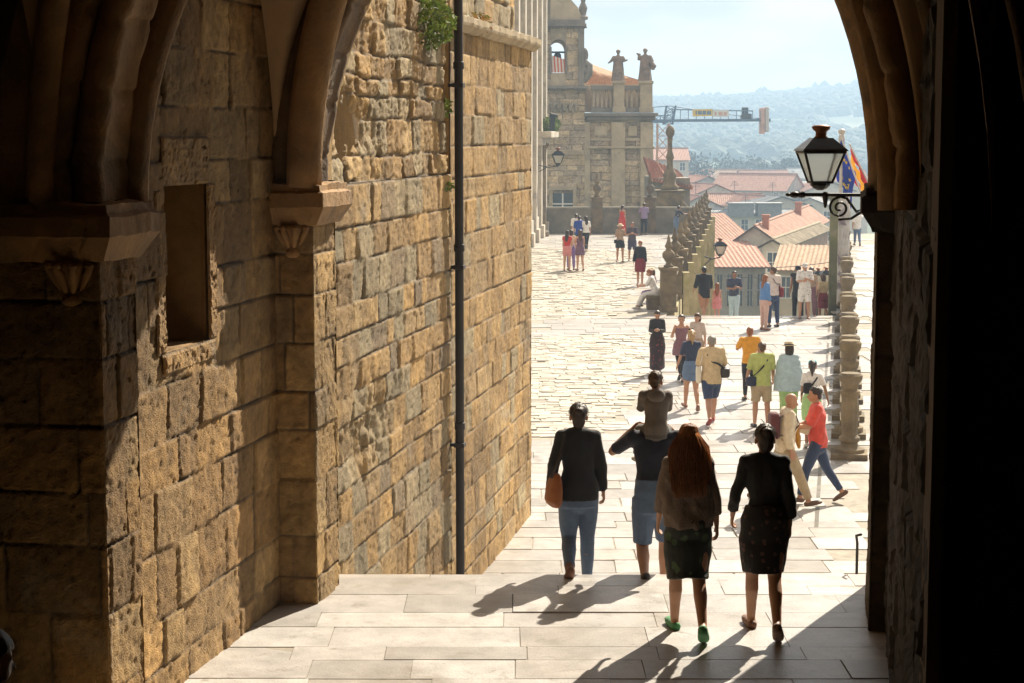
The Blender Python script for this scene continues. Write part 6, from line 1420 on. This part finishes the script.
# ---------------------------------------------------------------- at the edge of the platform
FV = .013
A = person('woman in a blue denim jacket and pale pink trousers standing sideways', gp(764, 330), -60, 1.58, 'f', STAND, [T_('jacket', bluejk, sl=.95, hem=.0, e=.03), L_('trousers', cl('blush', (.55, .36, .3)), to=.95, e=.014), S_(sandal, 'sandal')], ('long', H_RD), 'fair', FV)
A = person('man in a white T-shirt and navy trousers with a tan shoulder bag', gp(773, 327), 30, 1.75, 'm', dict(STAND, aR=(0, 8, 10, 0), hy=25), [T_('t_shirt', cl('offwhite', (.62, .52, .46)), sl=.44, e=.022), L_('trousers', denim_d, to=.96, e=.016, loose=.06), S_(shoe_dark)], ('short', H_BR), 'brown', FV)
b = MB(A['BASE']); pouch(b, A['up']((.2, -.06, .06)), (.06, .13, .15)); s = MB(A['BASE']); strap(s, A, cross_strap(A, 1, .18, .05), .014); bag_thing('shoulder_bag', 'maroon bag at the hip of the man in the white T-shirt', A, b, [maroon], extra=[('strap', s, leath_d)])
pat = cl('black_white_print', (.68, .66, .62), spots=((.02, .02, .025, 1), 13, .4))
person('man in a black and white print shirt, matching shorts and pale cap', gp(804, 319), 176, 1.7, 'm', dict(STAND, aL=(24, 8, 90, 40), aR=(20, 8, 80, 36)), [T_('shirt', pat, sl=.46, hem=-.1, e=.03), L_('shorts', pat, to=.45, e=.026, loose=.09), S_(sandal, 'sandal'), dict(t='hat', n='cap', m=cl('cap_white', (.6, .58, .55)), brim=False)], ('short', H_BR), 'tan', FV)
def pit(px, D): p = at(px, 300, D); i = int((D - PIT_D) / 1.045); return Vector((p.x, p.y, -.15 * (i + 1) + .004 if D > PIT_D else .004))
person('tall man in a black vest and dark cap behind the print shirted man', pit(798, 57.3), 150, 1.78, 'm', STAND, [T_('vest', black, sl=.0, e=.02), L_('trousers', black, to=.96, e=.016, loose=.065), S_(shoe_dark), dict(t='hat', n='cap', m=navy, brim=False)], ('short', H_DK), 'brown', FV)
person('dark haired woman in a tan top right beside the man in the print shirt', pit(811, 57.0), 160, 1.6, 'f', STAND, [T_('top', tan, sl=.4), L_('trousers', mauve, to=.95, e=.02), S_(sandal, 'sandal')], ('long', H_DK), 'tan', FV)
person('woman in a beige top and dark red skirt descending beside the double lamp', pit(823, 58.3), 20, 1.58, 'f', STEP1, [T_('top', beige, sl=.42), K_('skirt', maroon, hem=-.4, flare=.03), S_(sandal, 'sandal')], ('bob', H_BR), 'tan', FV)
person('man in a long black shirt and rust shorts on the lower stairs', pit(704, 57.2), 8, 1.78, 'm', dict(WALK2, aR=(10, 10, 40, 0)), [T_('shirt', black, sl=.7, hem=-.16, e=.035), L_('shorts', cl('rust', (.4, .2, .1)), to=.48, e=.02, loose=.085), S_(sandal, 'sandal')], ('short', H_BK), 'tan', FV)
person('girl with red hair in a pink dress at the top of the lower stairs', pit(717, 57.6), -10, 1.18, 'f', STEP2, [K_('dress', pink, hem=-.36, flare=.05, bodice=True), S_(sandal, 'sandal')], ('long', H_RD), 'fair', FV, hsc=1.2)
person('man in a dark blue T-shirt and pale trousers coming up the lower stairs', pit(734, 59.8), 178, 1.72, 'm', dict(STEP1, aL=(24, 8, 80, 36), aR=(22, 8, 70, 34)), [T_('t_shirt', cl('slate_blue', (.05, .06, .1)), sl=.44, e=.024), L_('trousers', bluegrey, to=.95, loose=.065), S_(shoe_white)], ('short', H_BK), 'brown', FV)
person('person in a white shirt and grey jeans walking away beyond the right balustrade', gp(857, 246), 0, 1.8, 'm', dict(WALK1, aR=(100, 20, 100, 20)), [T_('shirt', white, sl=.46, hem=-.1, e=.03), L_('jeans', denim, to=.96, e=.016), S_(shoe_dark)], ('short', H_DK), 'tan', .015)
# ---------------------------------------------------------------- the upper terrace
BV = .015
person('woman in a black jacket and red skirt walking alone on the cobbles', gp(640, 286), 176, 1.68, 'f', dict(STEP1, aR=(0, 14, 12, 0)), [T_('jacket', black, sl=.96, hem=-.05, e=.028), K_('skirt', maroon, hem=-.4, flare=.04), S_(shoe_brown)], ('bun', H_RD), 'tan', BV)
person('man in a patterned brown T-shirt and navy shorts beside a woman in a straw hat', gp(632, 261), 174, 1.72, 'm', dict(STAND, aL=(22, 8, 90, 40), aR=(20, 8, 90, 40)), [T_('t_shirt', cl('dusky', (.09, .075, .1)), sl=.46, e=.03), L_('shorts', cl('shorts_navy', (.06, .055, .11)), to=.48, e=.024, loose=.09), S_(shoe_dark)], ('short', H_BR), 'tan', BV)
A = person('woman in a wide pale top and short black skirt with a straw hat', gp(620, 262), 178, 1.66, 'f', dict(STAND, aL=(40, 20, 120, 20), aR=(30, 10, 90, 30)), [T_('top', tan, sl=.4, e=.03, hem=.0), K_('skirt', black, hem=-.3, flare=.02), S_(sandal, 'sandal'), dict(t='hat', n='straw_hat', m=cl('straw', (.62, .5, .33)))], ('bob', H_BR), 'tan', BV)
b = MB(A['BASE']); pouch(b, A['up']((.22, .05, .0)), (.07, .1, .09)); bag_thing('handbag', 'little black handbag at the side of the woman in the straw hat', A, b, [black])
person('woman in a red dress with bare arms standing at the far parapet', gp(622, 236), -30, 1.7, 'f', dict(STAND, aL=(30, 12, 60, 20)), [K_('dress', red, hem=-.75, flare=.05, bodice=True), S_(sandal, 'sandal')], ('pony', H_DK), 'tan', BV)
person('man in a lilac shirt and black trousers looking over the parapet', gp(644, 235), 4, 1.78, 'm', dict(STAND, aL=(40, 12, 70, 30), aR=(40, 12, 70, 30)), [T_('shirt', lilac, sl=.95, hem=-.06, e=.026), L_('trousers', black, to=.96, e=.014), S_(shoe_dark)], ('short', H_DK), 'tan', BV)
person('man in a black and white top leaning on the balustrade at the far end', gp(676, 237), -60, 1.72, 'm', dict(STAND, lean=16, aL=(60, 10, 40, 10), aR=(50, 10, 50, 10)), [T_('top', cl('two_tone', (.03, .03, .05), spots=((.6, .58, .55, 1), 7, .42)), sl=.5), L_('trousers', denim, to=.96), S_(shoe_white)], ('short', H_BK), 'brown', BV)
person('man in a white shirt, leftmost of the group of three near the palace', gp(576, 250), -20, 1.75, 'm', STAND, [T_('shirt', white, sl=.5, hem=-.08, e=.03), L_('trousers', denim, to=.96), S_(shoe_white)], ('short', H_DK), 'tan', BV)
person('man in a royal blue shirt, middle of the group of three near the palace', gp(579, 252), 10, 1.72, 'm', STAND, [T_('shirt', royal, sl=.5, hem=-.08, e=.03), L_('trousers', denim_d, to=.96), S_(shoe_dark)], ('short', H_BK), 'tan', BV)
person('woman in a white top and black leggings with long dark hair near the palace', gp(586, 252), 14, 1.7, 'f', STEP2, [T_('top', white, sl=.42, hem=.0, e=.026), L_('leggings', black, to=.95, e=.01), S_(shoe_white)], ('long', H_DK), 'tan', BV)
person('woman in a red top and pink shorts, left of three friends on the cobbles', gp(567, 271), -20, 1.66, 'f', dict(STAND, aR=(20, 10, 60, 30)), [T_('top', red, sl=.2, e=.02), L_('shorts', pink, to=.3, e=.02), S_(sandal, 'sandal')], ('long', H_DK), 'fair', BV)
person('woman in a white top and purple trousers between two friends on the cobbles', gp(571, 270), -8, 1.66, 'f', STAND, [T_('top', cl('ecru', (.6, .52, .4)), sl=.3, e=.02), L_('trousers', purple, to=.96, e=.016, loose=.06), S_(shoe_dark)], ('bob', H_DK), 'fair', BV)
person('woman in a short plum dress, right of three friends on the cobbles', gp(580, 271), 14, 1.68, 'f', dict(STEP1, aL=(20, 10, 60, 30)), [K_('dress', cl('plum', (.16, .08, .13)), hem=-.28, flare=.03, bodice=True), S_(sandal, 'sandal')], ('long', H_BR), 'fair', BV)
pb = ground(657, 309)
person('person in white clothes sitting on the bench by the first balustrade post', Vector((pb.x - .05, pb.y + .02, .004)), 76, 1.66, 'f', dict(SIT, lean=20, L=(78, 52, 4, 0), Rr=(74, 44, 4, 0)), [T_('shirt', white, sl=.5, hem=-.06, e=.03), L_('trousers', cl('white_trousers', (.66, .64, .6)), to=.95, e=.03, loose=.075), S_(shoe_white)], ('bun', H_RD), 'tan', FV, seat=.46)
person('person in a dusky top with a pale hat sitting behind the one in white', Vector((pb.x - .1, pb.y + .36, .004)), 84, 1.62, 'f', dict(SIT, lean=10), [T_('top', mauve, sl=.5), L_('trousers', lilac, to=.95), S_(shoe_dark), dict(t='hat', n='straw_hat', m=cl('straw', (.62, .5, .33)))], ('bob', H_BR), 'tan', FV, seat=.46)
